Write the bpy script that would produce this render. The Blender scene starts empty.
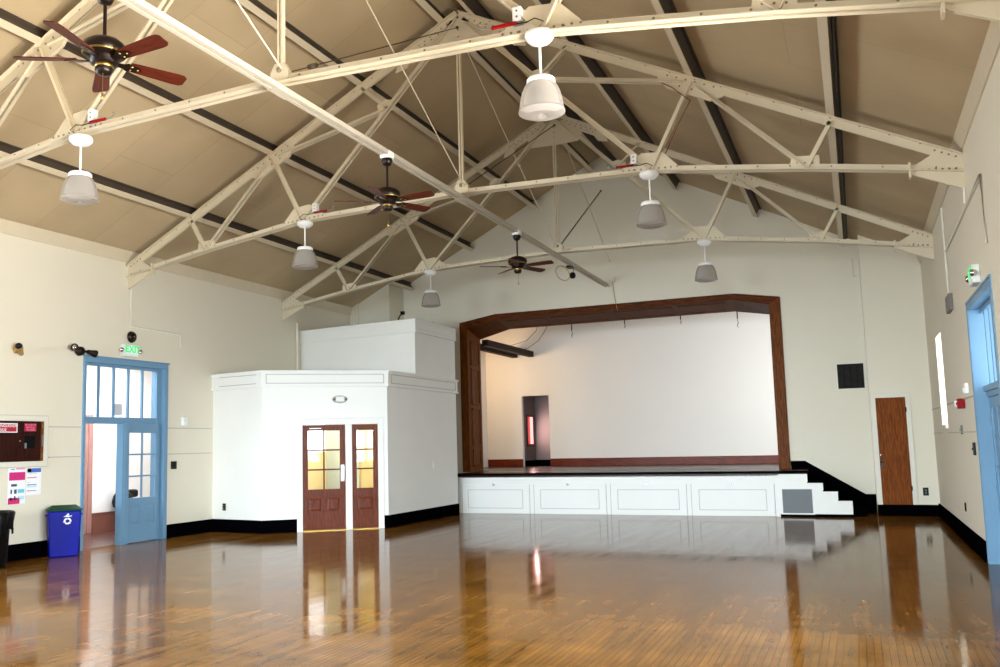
import bpy, math, random
from mathutils import Vector, Matrix
random.seed(7)
PI = math.pi
SC = bpy.context.scene
COL = SC.collection
# ------------------------------------------------------------------ camera
YAW, PITCH, ROLL = math.radians(24.0566), math.radians(6.3802), math.radians(-1.3092)
fwd = Vector((-math.sin(YAW)*math.cos(PITCH), math.cos(YAW)*math.cos(PITCH), math.sin(PITCH)))
rt = Vector((math.cos(YAW), math.sin(YAW), 0)); up = rt.cross(fwd)
r2 = math.cos(ROLL)*rt + math.sin(ROLL)*up
u2 = -math.sin(ROLL)*rt + math.cos(ROLL)*up
CAMPOS = Vector((5.691, -22.601, 1.7395))
cd = bpy.data.cameras.new('camera'); cam = bpy.data.objects.new('camera', cd); COL.objects.link(cam)
m = Matrix((r2, u2, -fwd)).transposed().to_4x4(); m.translation = CAMPOS
cam.matrix_world = m
cd.sensor_width = 36.0; cd.lens = 892.46*36/1000; cd.shift_x = 0.04558; cd.shift_y = 0.01181
cd.clip_start = 0.05; cd.clip_end = 300
SC.camera = cam
# ------------------------------------------------------------------ world, exposure, daylight, added fill lights
SC.view_settings.view_transform = 'Standard'
try: SC.view_settings.look = 'None'
except Exception: pass
SC.view_settings.gamma = 1.0
SC.view_settings.use_curve_mapping = False
SC.view_settings.exposure = 0.0
w = bpy.data.worlds.new('sky'); SC.world = w; w.use_nodes = True
bg = w.node_tree.nodes['Background']; bg.inputs[0].default_value = (0.80, 0.90, 1.0, 1); bg.inputs[1].default_value = 1.5

def area(name, loc, direction, sx, sy, power, color=(1, 1, 1), spread=PI):
    l = bpy.data.lights.new(name, 'AREA'); l.shape = 'RECTANGLE'; l.size = sx; l.size_y = sy
    l.energy = power; l.color = color; l.spread = spread
    o = bpy.data.objects.new(name, l); COL.objects.link(o); o.location = loc
    o.rotation_euler = Vector(direction).to_track_quat('-Z', 'Y').to_euler()
    return o
REAR_WIN = [-4.6, 0.0, 4.6]          # centres of the three tall windows behind the camera
SIDE_WIN = [-15.6, -18.9, -22.2]     # right-hand windows behind the camera
for x in REAR_WIN:
    area('rear_window_daylight', (x, -26.6, 2.5), (0, 1, -0.26), 2.6, 2.7, 360, (0.75, 0.90, 1.0), math.radians(64))
for y in SIDE_WIN:
    area('side_window_daylight', (7.85, y, 2.5), (-1, 0.5, -0.30), 2.0, 2.7, 245, (0.80, 0.92, 1.0), math.radians(80))
    area('side_roof_fill', (7.80, y, 2.3), (-1, 0.05, 0.62), 2.0, 2.4, 340, (1.0, 0.95, 0.86), math.radians(76))  # added warm fill aimed upward to brighten the near left roof
area('door_daylight', (8.2, -9.7, 2.1), (-1, 0.2, -0.2), 2.0, 3.0, 80, (0.95, 0.98, 1.0))
for y in (-18.2, -22.2):
    area('left_side_fill', (-7.9, y, 2.4), (1, 0.75, -0.18), 2.0, 2.6, 540, (0.82, 0.92, 1.0), math.radians(120))  # added fill at unseen left windows to brighten the right wall
area('niche_window_daylight', (7.75, -3.55, 2.7), (-1, 0, -0.1), 0.9, 1.6, 60, (1, 1, 1))
area('stage_window_daylight', (6.3, 1.7, 3.2), (-1, 0.35, -0.15), 1.6, 2.6, 260, (0.82, 0.93, 1.0))
area('stage_wing_lamp', (-5.2, 2.2, 4.2), (0.25, 1, -0.25), 0.5, 0.5, 55, (1.0, 0.72, 0.42))
area('corridor_ceiling_light', (-8.5, -8.6, 3.9), (0, 0, -1), 1.2, 3.5, 270, (0.97, 0.98, 1.0))
area('booth_ceiling_light', (-5.3, -5.4, 3.2), (0, 0, -1), 1.3, 1.3, 75, (1.0, 0.95, 0.85))

# ------------------------------------------------------------------ materials
def S(h):
    h = h.lstrip('#'); c = [int(h[i:i+2], 16)/255 for i in (0, 2, 4)]
    return tuple(x/12.92 if x <= 0.04045 else ((x+0.055)/1.055)**2.4 for x in c) + (1,)
def mat(name, col, rough=0.5, metal=0.0, spec=0.5, var=0.0, scale=3.0, bump=0.0, bscale=40.0, emit=None, estr=0.0, coat=0.0, stretch=None):
    mm = bpy.data.materials.new(name); mm.use_nodes = True; nt = mm.node_tree
    b = nt.nodes['Principled BSDF']
    c = S(col) if isinstance(col, str) else tuple(col) + (1,)
    b.inputs['Base Color'].default_value = c; b.inputs['Roughness'].default_value = rough
    b.inputs['Metallic'].default_value = metal; b.inputs['Specular IOR Level'].default_value = spec
    b.inputs['Coat Weight'].default_value = coat
    tc = nt.nodes.new('ShaderNodeTexCoord'); mp = nt.nodes.new('ShaderNodeMapping')
    nt.links.new(tc.outputs['Object'], mp.inputs[0])
    if stretch: mp.inputs['Scale'].default_value = stretch
    n = nt.nodes.new('ShaderNodeTexNoise'); n.inputs['Scale'].default_value = scale; n.inputs['Detail'].default_value = 5
    nt.links.new(mp.outputs[0], n.inputs[0])
    v = max(var, 0.02)
    mx = nt.nodes.new('ShaderNodeMix'); mx.data_type = 'RGBA'
    mx.inputs[6].default_value = tuple(x*(1-v) for x in c[:3]) + (1,)
    mx.inputs[7].default_value = tuple(min(1, x*(1+v)) for x in c[:3]) + (1,)
    nt.links.new(n.outputs['Fac'], mx.inputs[0]); nt.links.new(mx.outputs[2], b.inputs['Base Color'])
    if bump:
        n2 = nt.nodes.new('ShaderNodeTexNoise'); n2.inputs['Scale'].default_value = bscale
        nt.links.new(mp.outputs[0], n2.inputs[0])
        bp = nt.nodes.new('ShaderNodeBump'); bp.inputs['Strength'].default_value = bump; bp.inputs['Distance'].default_value = 0.01
        nt.links.new(n2.outputs['Fac'], bp.inputs['Height']); nt.links.new(bp.outputs[0], b.inputs['Normal'])
    if emit:
        b.inputs['Emission Color'].default_value = S(emit); b.inputs['Emission Strength'].default_value = estr
    return mm
def wood(name, c0, c1, rough=0.35, axis='Z', scale=6.0, spec=0.15):
    mm = bpy.data.materials.new(name); mm.use_nodes = True; nt = mm.node_tree; b = nt.nodes['Principled BSDF']
    tc = nt.nodes.new('ShaderNodeTexCoord'); mp = nt.nodes.new('ShaderNodeMapping')
    mp.inputs['Scale'].default_value = {'Z': (9, 9, 0.7), 'X': (0.7, 9, 9), 'Y': (9, 0.7, 9)}[axis]
    nt.links.new(tc.outputs['Object'], mp.inputs[0])
    n = nt.nodes.new('ShaderNodeTexNoise'); n.inputs['Scale'].default_value = scale; n.inputs['Detail'].default_value = 6
    n.inputs['Distortion'].default_value = 0.6
    nt.links.new(mp.outputs[0], n.inputs[0])
    r = nt.nodes.new('ShaderNodeValToRGB'); r.color_ramp.elements[0].position = 0.33; r.color_ramp.elements[1].position = 0.68
    r.color_ramp.elements[0].color = S(c0); r.color_ramp.elements[1].color = S(c1)
    nt.links.new(n.outputs['Fac'], r.inputs[0]); nt.links.new(r.outputs[0], b.inputs['Base Color'])
    b.inputs['Roughness'].default_value = rough; b.inputs['Specular IOR Level'].default_value = spec
    return mm
def glass(name, tint=(1, 1, 1), ref=0.09, alpha=None):
    mm = bpy.data.materials.new(name); mm.use_nodes = True; nt = mm.node_tree; nt.nodes.clear()
    o = nt.nodes.new('ShaderNodeOutputMaterial'); t = nt.nodes.new('ShaderNodeBsdfTransparent'); g = nt.nodes.new('ShaderNodeBsdfGlossy')
    t.inputs[0].default_value = tuple(tint) + (1,); g.inputs['Roughness'].default_value = 0.03
    lw = nt.nodes.new('ShaderNodeLayerWeight'); lw.inputs[0].default_value = 0.5
    pw = nt.nodes.new('ShaderNodeMath'); pw.operation = 'POWER'; pw.inputs[1].default_value = 4.0; nt.links.new(lw.outputs['Facing'], pw.inputs[0])
    fr = nt.nodes.new('ShaderNodeMapRange'); fr.inputs[3].default_value = 0.012; fr.inputs[4].default_value = 0.6; nt.links.new(pw.outputs[0], fr.inputs[0])
    mx = nt.nodes.new('ShaderNodeMixShader')
    nt.links.new(fr.outputs[0], mx.inputs[0]); nt.links.new(t.outputs[0], mx.inputs[1]); nt.links.new(g.outputs[0], mx.inputs[2])
    nt.links.new(mx.outputs[0], o.inputs[0]); return mm
def acrylic(name):
    mm = bpy.data.materials.new(name); mm.use_nodes = True; nt = mm.node_tree; nt.nodes.clear()
    o = nt.nodes.new('ShaderNodeOutputMaterial'); t = nt.nodes.new('ShaderNodeBsdfTransparent')
    d = nt.nodes.new('ShaderNodeBsdfDiffuse'); d.inputs[0].default_value = (0.58, 0.55, 0.52, 1)
    tl = nt.nodes.new('ShaderNodeBsdfTranslucent'); tl.inputs[0].default_value = (0.60, 0.56, 0.52, 1)
    g = nt.nodes.new('ShaderNodeBsdfGlossy'); g.inputs['Roughness'].default_value = 0.15
    t.inputs[0].default_value = (0.9, 0.88, 0.86, 1)
    a1 = nt.nodes.new('ShaderNodeMixShader'); a1.inputs[0].default_value = 0.5
    nt.links.new(d.outputs[0], a1.inputs[1]); nt.links.new(tl.outputs[0], a1.inputs[2])
    a2 = nt.nodes.new('ShaderNodeMixShader'); a2.inputs[0].default_value = 0.28
    nt.links.new(a1.outputs[0], a2.inputs[1]); nt.links.new(t.outputs[0], a2.inputs[2])
    fr = nt.nodes.new('ShaderNodeLayerWeight'); fr.inputs[0].default_value = 0.12
    # fine vertical prismatic ribs
    tc = nt.nodes.new('ShaderNodeTexCoord'); gr = nt.nodes.new('ShaderNodeTexGradient'); gr.gradient_type = 'RADIAL'
    nt.links.new(tc.outputs['Object'], gr.inputs[0])
    mu = nt.nodes.new('ShaderNodeMath'); mu.operation = 'MULTIPLY'; mu.inputs[1].default_value = 2*PI*64
    sn = nt.nodes.new('ShaderNodeMath'); sn.operation = 'SINE'
    nt.links.new(gr.outputs['Fac'], mu.inputs[0]); nt.links.new(mu.outputs[0], sn.inputs[0])
    bp = nt.nodes.new('ShaderNodeBump'); bp.inputs['Strength'].default_value = 0.5; bp.inputs['Distance'].default_value = 0.004
    nt.links.new(sn.outputs[0], bp.inputs['Height']); nt.links.new(bp.outputs[0], g.inputs['Normal']); nt.links.new(bp.outputs[0], d.inputs['Normal'])
    a3 = nt.nodes.new('ShaderNodeMixShader')
    ml = nt.nodes.new('ShaderNodeMath'); ml.operation = 'MULTIPLY'; ml.inputs[1].default_value = 0.3; nt.links.new(fr.outputs['Fresnel'], ml.inputs[0])
    nt.links.new(ml.outputs[0], a3.inputs[0]); nt.links.new(a2.outputs[0], a3.inputs[1]); nt.links.new(g.outputs[0], a3.inputs[2])
    nt.links.new(a3.outputs[0], o.inputs[0]); return mm
def floor_mat():
    mm = bpy.data.materials.new('strip_hardwood'); mm.use_nodes = True; nt = mm.node_tree; b = nt.nodes['Principled BSDF']; L = nt.links.new
    tc = nt.nodes.new('ShaderNodeTexCoord'); mp = nt.nodes.new('ShaderNodeMapping'); mp.inputs['Rotation'].default_value = (0, 0, PI/2)
    L(tc.outputs['Object'], mp.inputs[0])
    br = nt.nodes.new('ShaderNodeTexBrick'); br.offset = 0.37; br.offset_frequency = 2
    br.inputs['Color1'].default_value = S('#7a521f'); br.inputs['Color2'].default_value = S('#704819'); br.inputs['Mortar'].default_value = S('#553616')
    br.inputs['Scale'].default_value = 1.0; br.inputs['Mortar Size'].default_value = 0.003; br.inputs['Mortar Smooth'].default_value = 0.3
    br.inputs['Brick Width'].default_value = 0.55; br.inputs['Row Height'].default_value = 0.057; br.inputs['Bias'].default_value = -0.1
    L(mp.outputs[0], br.inputs[0])
    n = nt.nodes.new('ShaderNodeTexNoise'); n.inputs['Scale'].default_value = 0.9; n.inputs['Detail'].default_value = 6; L(tc.outputs['Object'], n.inputs[0])
    mp2 = nt.nodes.new('ShaderNodeMapping'); mp2.inputs['Scale'].default_value = (2.6, 0.22, 1); L(tc.outputs['Object'], mp2.inputs[0])
    n2 = nt.nodes.new('ShaderNodeTexNoise'); n2.inputs['Scale'].default_value = 2; n2.inputs['Detail'].default_value = 9; n2.inputs['Roughness'].default_value = 0.68; L(mp2.outputs[0], n2.inputs[0])
    mr = nt.nodes.new('ShaderNodeMapRange'); mr.inputs[3].default_value = 0.75; mr.inputs[4].default_value = 1.25; L(n.outputs['Fac'], mr.inputs[0])
    mr2 = nt.nodes.new('ShaderNodeMapRange'); mr2.inputs[1].default_value = 0.3; mr2.inputs[2].default_value = 0.7; mr2.inputs[3].default_value = 0.62; mr2.inputs[4].default_value = 1.38; L(n2.outputs['Fac'], mr2.inputs[0])
    mp3 = nt.nodes.new('ShaderNodeMapping'); mp3.inputs['Scale'].default_value = (0.25, 1.6, 1); L(tc.outputs['Object'], mp3.inputs[0])
    n3 = nt.nodes.new('ShaderNodeTexNoise'); n3.inputs['Scale'].default_value = 1.3; n3.inputs['Detail'].default_value = 7; L(mp3.outputs[0], n3.inputs[0])
    mr3 = nt.nodes.new('ShaderNodeMapRange'); mr3.inputs[1].default_value = 0.3; mr3.inputs[2].default_value = 0.7; mr3.inputs[3].default_value = 0.72; mr3.inputs[4].default_value = 1.28; L(n3.outputs['Fac'], mr3.inputs[0])
    m0 = nt.nodes.new('ShaderNodeMath'); m0.operation = 'MULTIPLY'; L(mr.outputs[0], m0.inputs[0]); L(mr3.outputs[0], m0.inputs[1])
    mu = nt.nodes.new('ShaderNodeMath'); mu.operation = 'MULTIPLY'; L(m0.outputs[0], mu.inputs[0]); L(mr2.outputs[0], mu.inputs[1])
    hs = nt.nodes.new('ShaderNodeHueSaturation'); L(br.outputs['Color'], hs.inputs['Color']); L(mu.outputs[0], hs.inputs['Value'])
    L(hs.outputs[0], b.inputs['Base Color'])
    rr = nt.nodes.new('ShaderNodeMapRange'); rr.inputs[1].default_value = 0.3; rr.inputs[2].default_value = 0.7; rr.inputs[3].default_value = 0.05; rr.inputs[4].default_value = 0.14; L(n2.outputs['Fac'], rr.inputs[0])
    L(rr.outputs[0], b.inputs['Roughness'])
    b.inputs['Specular IOR Level'].default_value = 0.5; b.inputs['IOR'].default_value = 1.14
    wv = nt.nodes.new('ShaderNodeTexNoise'); wv.inputs['Scale'].default_value = 2.2; wv.inputs['Detail'].default_value = 2; L(tc.outputs['Object'], wv.inputs[0])
    bp = nt.nodes.new('ShaderNodeBump'); bp.inputs['Strength'].default_value = 0.05; bp.inputs['Distance'].default_value = 0.02; L(wv.outputs['Fac'], bp.inputs['Height'])
    L(bp.outputs[0], b.inputs['Normal'])
    return mm
def deck_mat():
    mm = bpy.data.materials.new('roof_boards'); mm.use_nodes = True; nt = mm.node_tree; b = nt.nodes['Principled BSDF']; L = nt.links.new
    tc = nt.nodes.new('ShaderNodeTexCoord'); mp = nt.nodes.new('ShaderNodeMapping'); mp.inputs['Scale'].default_value = (1, 1, 0); L(tc.outputs['Object'], mp.inputs[0])
    br = nt.nodes.new('ShaderNodeTexBrick'); br.inputs['Color1'].default_value = S('#c1ad8b'); br.inputs['Color2'].default_value = S('#baa684'); br.inputs['Mortar'].default_value = S('#b29e7c')
    br.inputs['Scale'].default_value = 1; br.inputs['Brick Width'].default_value = 5.2; br.inputs['Row Height'].default_value = 1.3; br.inputs['Mortar Size'].default_value = 0.008
    L(mp.outputs[0], br.inputs[0])
    n = nt.nodes.new('ShaderNodeTexNoise'); n.inputs['Scale'].default_value = 0.9; n.inputs['Detail'].default_value = 8; L(tc.outputs['Object'], n.inputs[0])
    mr = nt.nodes.new('ShaderNodeMapRange'); mr.inputs[3].default_value = 0.8; mr.inputs[4].default_value = 1.2; L(n.outputs['Fac'], mr.inputs[0])
    hs = nt.nodes.new('ShaderNodeHueSaturation'); L(br.outputs['Color'], hs.inputs['Color']); L(mr.outputs[0], hs.inputs['Value'])
    L(hs.outputs[0], b.inputs['Base Color']); b.inputs['Roughness'].default_value = 0.8
    return mm
M = dict(
    wall=mat('wall_paint', '#e6deca', 0.55, var=0.03, scale=0.8, bump=0.08, bscale=25),
    stagewall=mat('stage_wall_paint', '#e6ddd4', 0.6, var=0.03, scale=0.8),
    joint=mat('line_grey', '#b9b7ae', 0.6),  # even light grey for moulding lines, trim lines, edgings and lamp housing
    trim=mat('trim_paint', '#e4dfcf', 0.45),
    white=mat('white_paint', '#eeede8', 0.45, var=0.03, scale=2),
    cream=mat('steel_cream_paint', '#d8cbb0', 0.45, var=0.06, scale=5),
    rivet=mat('rivet', '#8a7a62', 0.5),
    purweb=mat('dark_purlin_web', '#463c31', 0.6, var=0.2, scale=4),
    beam=mat('grey_painted_steel', '#bfb6a4', 0.4, var=0.08, scale=4),
    deck=deck_mat(), floor=floor_mat(),
    black=mat('black_paint', '#040406', 0.45, spec=0.0, var=0.1, bump=0.1, bscale=8),
    blackp=mat('black_plastic', '#08080a', 0.4, spec=0.2),
    bag=mat('black_bag_plastic', '#060608', 0.4, spec=0.15, bump=0.6, bscale=14),
    blue=mat('blue_paint', '#7096b3', 0.4, spec=0.25, var=0.05),
    mahog=wood('mahogany', '#4a1d10', '#7a3a20', 0.35),
    oak=wood('door_oak', '#602f10', '#8f4e1c', 0.5, spec=0.06),
    pros=wood('dark_stained_fir', '#47220a', '#824714', 0.45, spec=0.08),
    prosx=wood('dark_stained_fir_header', '#3c1a08', '#6e3810', 0.45, 'X', spec=0.08),
    redwood=wood('redwood_base', '#4a1a0c', '#7c3216', 0.35, 'X'),
    stagefl=wood('stage_floor', '#2a140c', '#44261a', 0.25, 'X'),
    darkbeam=wood('dark_beam', '#1c0e08', '#2e170d', 0.6, 'Y'),
    yellow=mat('yellow_wall', '#efdca0', 0.6), greygreen=mat('grey_green_wall', '#c3cdbd', 0.6),
    pink=wood('pinkish_wood', '#9a706a', '#b58a82', 0.4), redbase=mat('red_brown_base', '#7a4a40', 0.4),
    corfl=mat('corridor_floor', '#4a302a', 0.25, var=0.1),
    corwall=mat('corridor_wall', '#ececec', 0.6),
    glass=glass('pane_glass'), acrylic=acrylic('prismatic_acrylic'),
    bronze=mat('dark_bronze', '#241a15', 0.35, metal=0.6), brass=mat('brass', '#a8884a', 0.3, metal=0.9),
    blade=wood('fan_blade_wood', '#34120a', '#5c2416', 0.4, 'X'),
    steel=mat('steel', '#9a9a9a', 0.35, metal=0.9), chrome=mat('chrome', '#d8d8d8', 0.12, metal=1.0),
    red=mat('red_plastic', '#8c0a10', 0.4, spec=0.1), binblue=mat('bin_blue', '#050f88', 0.45, spec=0.15), green=mat('lid_green', '#0a3a20', 0.45, spec=0.15),
    pwhite=mat('white_plastic', '#efefec', 0.4), exitg=mat('exit_green', '#38c873', 0.4, emit='#2fc56a', estr=0.75),
    exitf=mat('exit_face', '#dff5e4', 0.4, emit='#d5f5df', estr=0.25),
    grille=mat('grille_dark', '#141414', 0.6, spec=0.03), grillef=mat('grille_grey', '#83898c', 0.5, spec=0.2), grilleb=mat('grille_backing', '#5d6163', 0.6),
    grey=mat('grey_box', '#6e685f', 0.5), cabinet=wood('cabinet_wood', '#1d0805', '#3a130b', 0.3), cabedge=wood('cabinet_edge', '#6a3416', '#9a5a2c', 0.4),
    signred=mat('sign_red', '#b01030', 0.5), paper=mat('paper', '#f4f4f6', 0.7), magenta=mat('print_magenta', '#d02878', 0.6), pinkp=mat('print_pink', '#e79ac0', 0.6),
    cyan=mat('print_cyan', '#6cc4e0', 0.6), pcyan=mat('print_pale_cyan', '#bfe6f0', 0.6), pblue=mat('print_blue', '#4a6fc0', 0.6), ink=mat('print_ink', '#3a4a66', 0.6), pred=mat('print_red', '#d07a90', 0.6), porange=mat('print_orange', '#c08878', 0.6),
    gold=mat('tan_lamp_metal', '#b08a4a', 0.4, metal=0.4), cable=mat('yellow_cable', '#b9a24a', 0.5), dgrey=mat('vestibule_grey', '#75706e', 0.6), rust=mat('rod_steel_dark', '#4a3d2e', 0.5, metal=0.3),
    redpane=mat('red_lit_pane', '#d03a34', 0.5, emit='#ff5a50', estr=0.7), palepane=mat('pale_lit_pane', '#f5c8c4', 0.5, emit='#ffc8c4', estr=1.2),
    winlit=mat('daylit_window', '#ffffff', 0.5, emit='#f4f8ff', estr=2.0),
    greypaper=mat('grey_paper', '#c9ccd6', 0.7),
    grillel=mat('grille_slat', '#3a3836', 0.6, spec=0.1),
    wire=mat('red_wire', '#7a2a1c', 0.5),
)
# ------------------------------------------------------------------ mesh builder
class B:
    def __init__(s): s.v = []; s.f = []; s.m = []; s.sm = []
    def add(s, vs, fs, m=0, smooth=False):
        o = len(s.v); s.v += [tuple(p) for p in vs]
        for f in fs: s.f.append([i+o for i in f]); s.m.append(m); s.sm.append(smooth)
    def box(s, x0, x1, y0, y1, z0, z1, m=0):
        if x0 > x1: x0, x1 = x1, x0
        if y0 > y1: y0, y1 = y1, y0
        if z0 > z1: z0, z1 = z1, z0
        s.add([(x0,y0,z0),(x1,y0,z0),(x1,y1,z0),(x0,y1,z0),(x0,y0,z1),(x1,y0,z1),(x1,y1,z1),(x0,y1,z1)],
              [(0,3,2,1),(4,5,6,7),(0,1,5,4),(1,2,6,5),(2,3,7,6),(3,0,4,7)], m); return s
    def obox(s, p, q, a, b, a0, a1, b0, b1, m=0):
        """box along p->q, spanning a0..a1 along axis a and b0..b1 along axis b"""
        p, q, a, b = Vector(p), Vector(q), Vector(a), Vector(b); vs = []
        for c in (p, q):
            for (u, v) in ((a0,b0),(a1,b0),(a1,b1),(a0,b1)): vs.append(c+a*u+b*v)
        fs = [(0,1,2,3),(7,6,5,4),(0,4,5,1),(1,5,6,2),(2,6,7,3),(3,7,4,0)]
        n = (vs[1]-vs[0]).cross(vs[3]-vs[0])
        if n.dot(q-p) > 0: fs = [f[::-1] for f in fs]
        s.add(vs, fs, m); return s
    def prism(s, poly, axis, a, b, m=0):
        """poly of 2-D points; axis 'y': (x,z), 'z': (x,y), 'x': (y,z)"""
        def P(u, v, t): return {'y': (u,t,v), 'z': (u,v,t), 'x': (t,u,v)}[axis]
        n = len(poly); ar = sum(poly[i][0]*poly[(i+1)%n][1]-poly[(i+1)%n][0]*poly[i][1] for i in range(n))
        if ar < 0: poly = poly[::-1]
        if a > b: a, b = b, a
        vs = [P(u, v, a) for u, v in poly]+[P(u, v, b) for u, v in poly]
        fl = [tuple(range(n))[::-1], tuple(range(n, 2*n))]+[(i, (i+1)%n, n+(i+1)%n, n+i) for i in range(n)]
        if axis == 'y': fl = [f[::-1] for f in fl]
        s.add(vs, fl, m); return s
    def tube(s, pts, r, n=8, m=0, cap=True):
        pts = [Vector(p) for p in pts]; rings = []
        for i, p in enumerate(pts):
            d = (pts[min(i+1, len(pts)-1)]-pts[max(i-1, 0)]).normalized()
            a = d.cross(Vector((0, 0, 1))); 
            if a.length < 1e-3: a = d.cross(Vector((0, 1, 0)))
            a.normalize(); b = a.cross(d)
            rr = r[i] if isinstance(r, (list, tuple)) else r
            rings.append([p+a*math.cos(2*PI*k/n)*rr+b*math.sin(2*PI*k/n)*rr for k in range(n)])
        vs = [v for ri in rings for v in ri]; fs = []
        for i in range(len(pts)-1):
            for k in range(n): fs.append((i*n+k, i*n+(k+1)%n, (i+1)*n+(k+1)%n, (i+1)*n+k))
        s.add(vs, [f[::-1] for f in fs], m, True)
        if cap: s.add(rings[0], [tuple(range(n))], m); s.add(rings[-1], [tuple(range(n))[::-1]], m)
        return s
    def lathe(s, prof, c=(0, 0, 0), n=32, m=0, axis='z', smooth=True):
        def P(r, t, k):
            x, y = r*math.cos(2*PI*k/n), r*math.sin(2*PI*k/n)
            return {'z': (c[0]+x, c[1]+y, c[2]+t), 'y': (c[0]+x, c[1]+t, c[2]-y), 'x': (c[0]+t, c[1]+x, c[2]+y)}[axis]
        vs = []; fs = []
        for r, t in prof: vs += [P(max(r, 1e-4), t, k) for k in range(n)]
        for i in range(len(prof)-1):
            for k in range(n): fs.append((i*n+k, i*n+(k+1)%n, (i+1)*n+(k+1)%n, (i+1)*n+k))
        s.add(vs, fs, m, smooth); return s
    def ball(s, c, r, n=12, m=0, sz=(1, 1, 1)):
        vs = []; fs = []
        for i in range(n//2+1):
            t = PI*i/(n//2)
            for k in range(n): vs.append((c[0]+sz[0]*r*math.sin(t)*math.cos(2*PI*k/n), c[1]+sz[1]*r*math.sin(t)*math.sin(2*PI*k/n), c[2]+sz[2]*r*math.cos(t)))
        for i in range(n//2):
            for k in range(n): fs.append((i*n+k, (i+1)*n+k, (i+1)*n+(k+1)%n, i*n+(k+1)%n))
        s.add(vs, fs, m, True); return s
def obj(name, b, mats, parent=None, world=False, bevel=0.0, **tags):
    me = bpy.data.meshes.new(name)
    vs = b.v
    if parent is not None and world:
        inv = (Matrix.Translation(parent.location) @ parent.rotation_euler.to_matrix().to_4x4()).inverted()
        vs = [tuple(inv @ Vector(p)) for p in vs]
    me.from_pydata(vs, [], b.f)
    for mm in (mats if isinstance(mats, (list, tuple)) else [mats]): me.materials.append(M[mm] if isinstance(mm, str) else mm)
    me.polygons.foreach_set('material_index', b.m); me.polygons.foreach_set('use_smooth', b.sm); me.update()
    o = bpy.data.objects.new(name, me); COL.objects.link(o)
    if parent is not None: o.parent = parent
    if bevel:
        bv = o.modifiers.new('bevel', 'BEVEL'); bv.width = bevel; bv.segments = 2; bv.limit_method = 'ANGLE'; bv.angle_limit = math.radians(40)
    for k, v in tags.items(): o[k] = v
    return o
def thing(name, label, cat, loc=(0, 0, 0), rz=0.0, group=None, kind=None):
    o = bpy.data.objects.new(name, None); COL.objects.link(o); o.empty_display_size = 0.2
    o.location = loc; o.rotation_euler = (0, 0, rz); o['label'] = label; o['category'] = cat
    if group: o['group'] = group
    if kind: o['kind'] = kind
    return o
def tag(o, label, cat, group=None):
    o['label'] = label; o['category'] = cat
    if group: o['group'] = group
    return o
def struct(name, b, mats, **kw):
    o = obj(name, b, mats, **kw); o['kind'] = 'structure'; return o
def dup(root, loc, label, rz=None):
    r = root.copy(); COL.objects.link(r); r.location = loc; r['label'] = label
    if rz is not None: r.rotation_euler = (0, 0, rz)
    for ch in [c for c in root.children]:
        c = ch.copy(); COL.objects.link(c); c.parent = r
        for g in list(ch.children):
            d = g.copy(); COL.objects.link(d); d.parent = c
    return r
def text(name, s, size, mt, parent, loc, rot=(PI/2, 0, 0), ex=0.002, bold=0.0):
    cu = bpy.data.curves.new(name, 'FONT'); cu.body = s; cu.size = size; cu.align_x = 'CENTER'; cu.align_y = 'CENTER'; cu.extrude = ex; cu.offset = bold
    t = bpy.data.objects.new(name, cu); COL.objects.link(t)
    bpy.context.view_layer.update()
    me = bpy.data.meshes.new_from_object(t.evaluated_get(bpy.context.evaluated_depsgraph_get()))
    bpy.data.objects.remove(t); bpy.data.curves.remove(cu)
    me.materials.clear(); me.materials.append(M[mt])
    o = bpy.data.objects.new(name, me); COL.objects.link(o); o.parent = parent; o.location = loc; o.rotation_euler = rot
    return o
# wall as cells around rectangular holes: plane 'x' (u=y) or 'y' (u=x)
def wall_cells(b, plane, t0, t1, u0, u1, z0, z1, holes, m=0):
    us = sorted({u0, u1, *[h[0] for h in holes], *[h[1] for h in holes]}); zs = sorted({z0, z1, *[h[2] for h in holes], *[h[3] for h in holes]})
    for a, c in zip(us, us[1:]):
        for d, e in zip(zs, zs[1:]):
            mu, mz = (a+c)/2, (d+e)/2
            if any(h[0] < mu < h[1] and h[2] < mz < h[3] for h in holes): continue
            if plane == 'x': b.box(t0, t1, a, c, d, e, m)
            else: b.box(a, c, t0, t1, d, e, m)
    return b

# ================================================================== ROOM SHELL
R = 7.2; YR = -26.0; ZT = 5.35; ZA = 8.976; SL = (ZA-ZT)/R
SLA = math.atan(SL)
def ztop(x): return ZT+SL*(R-abs(x))
DK = 0.30
def zdeck(x): return ztop(x)+DK
struct('floor', B().box(-R-0.15, R+0.15, YR-0.2, 0.0, -0.15, 0), 'floor')
LDOOR = (-10.43, -8.34, 0.0, 3.45); RDOOR = (-10.85, -8.57, 0.0, 3.46); NICHE = (-4.15, -3.0, 1.90, 3.60)
struct('wall_left', wall_cells(B(), 'x', -R-0.25, -R, YR, 0.0, 0, 5.55, [LDOOR, (-19.2, -17.2, 1.0, 3.6), (-23.2, -21.2, 1.0, 3.6)]), 'wall')
struct('wall_right', wall_cells(B(), 'x', R, R+0.35, YR, 0.0, 0, 5.55, [RDOOR, NICHE]+[(y-1.0, y+1.0, 1.1, 3.7) for y in SIDE_WIN]), 'wall')
gb = wall_cells(B(), 'y', 0.0, 0.25, -R-0.3, R+0.3, 0, 5.2, [(-4.0, 4.0, 1.0, 5.14)])
gb.prism([(-R-0.3, 5.2), (R+0.3, 5.2), (R+0.3, zdeck(R+0.3)+0.05), (0, zdeck(0)+0.05), (-R-0.3, zdeck(R+0.3)+0.05)], 'y', 0, 0.25)
struct('wall_back', gb, 'wall')
rb = wall_cells(B(), 'y', YR-0.3, YR, -R-0.3, R+0.3, 0, 5.2, [(x-1.3, x+1.3, 1.1, 3.7) for x in REAR_WIN])
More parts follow.
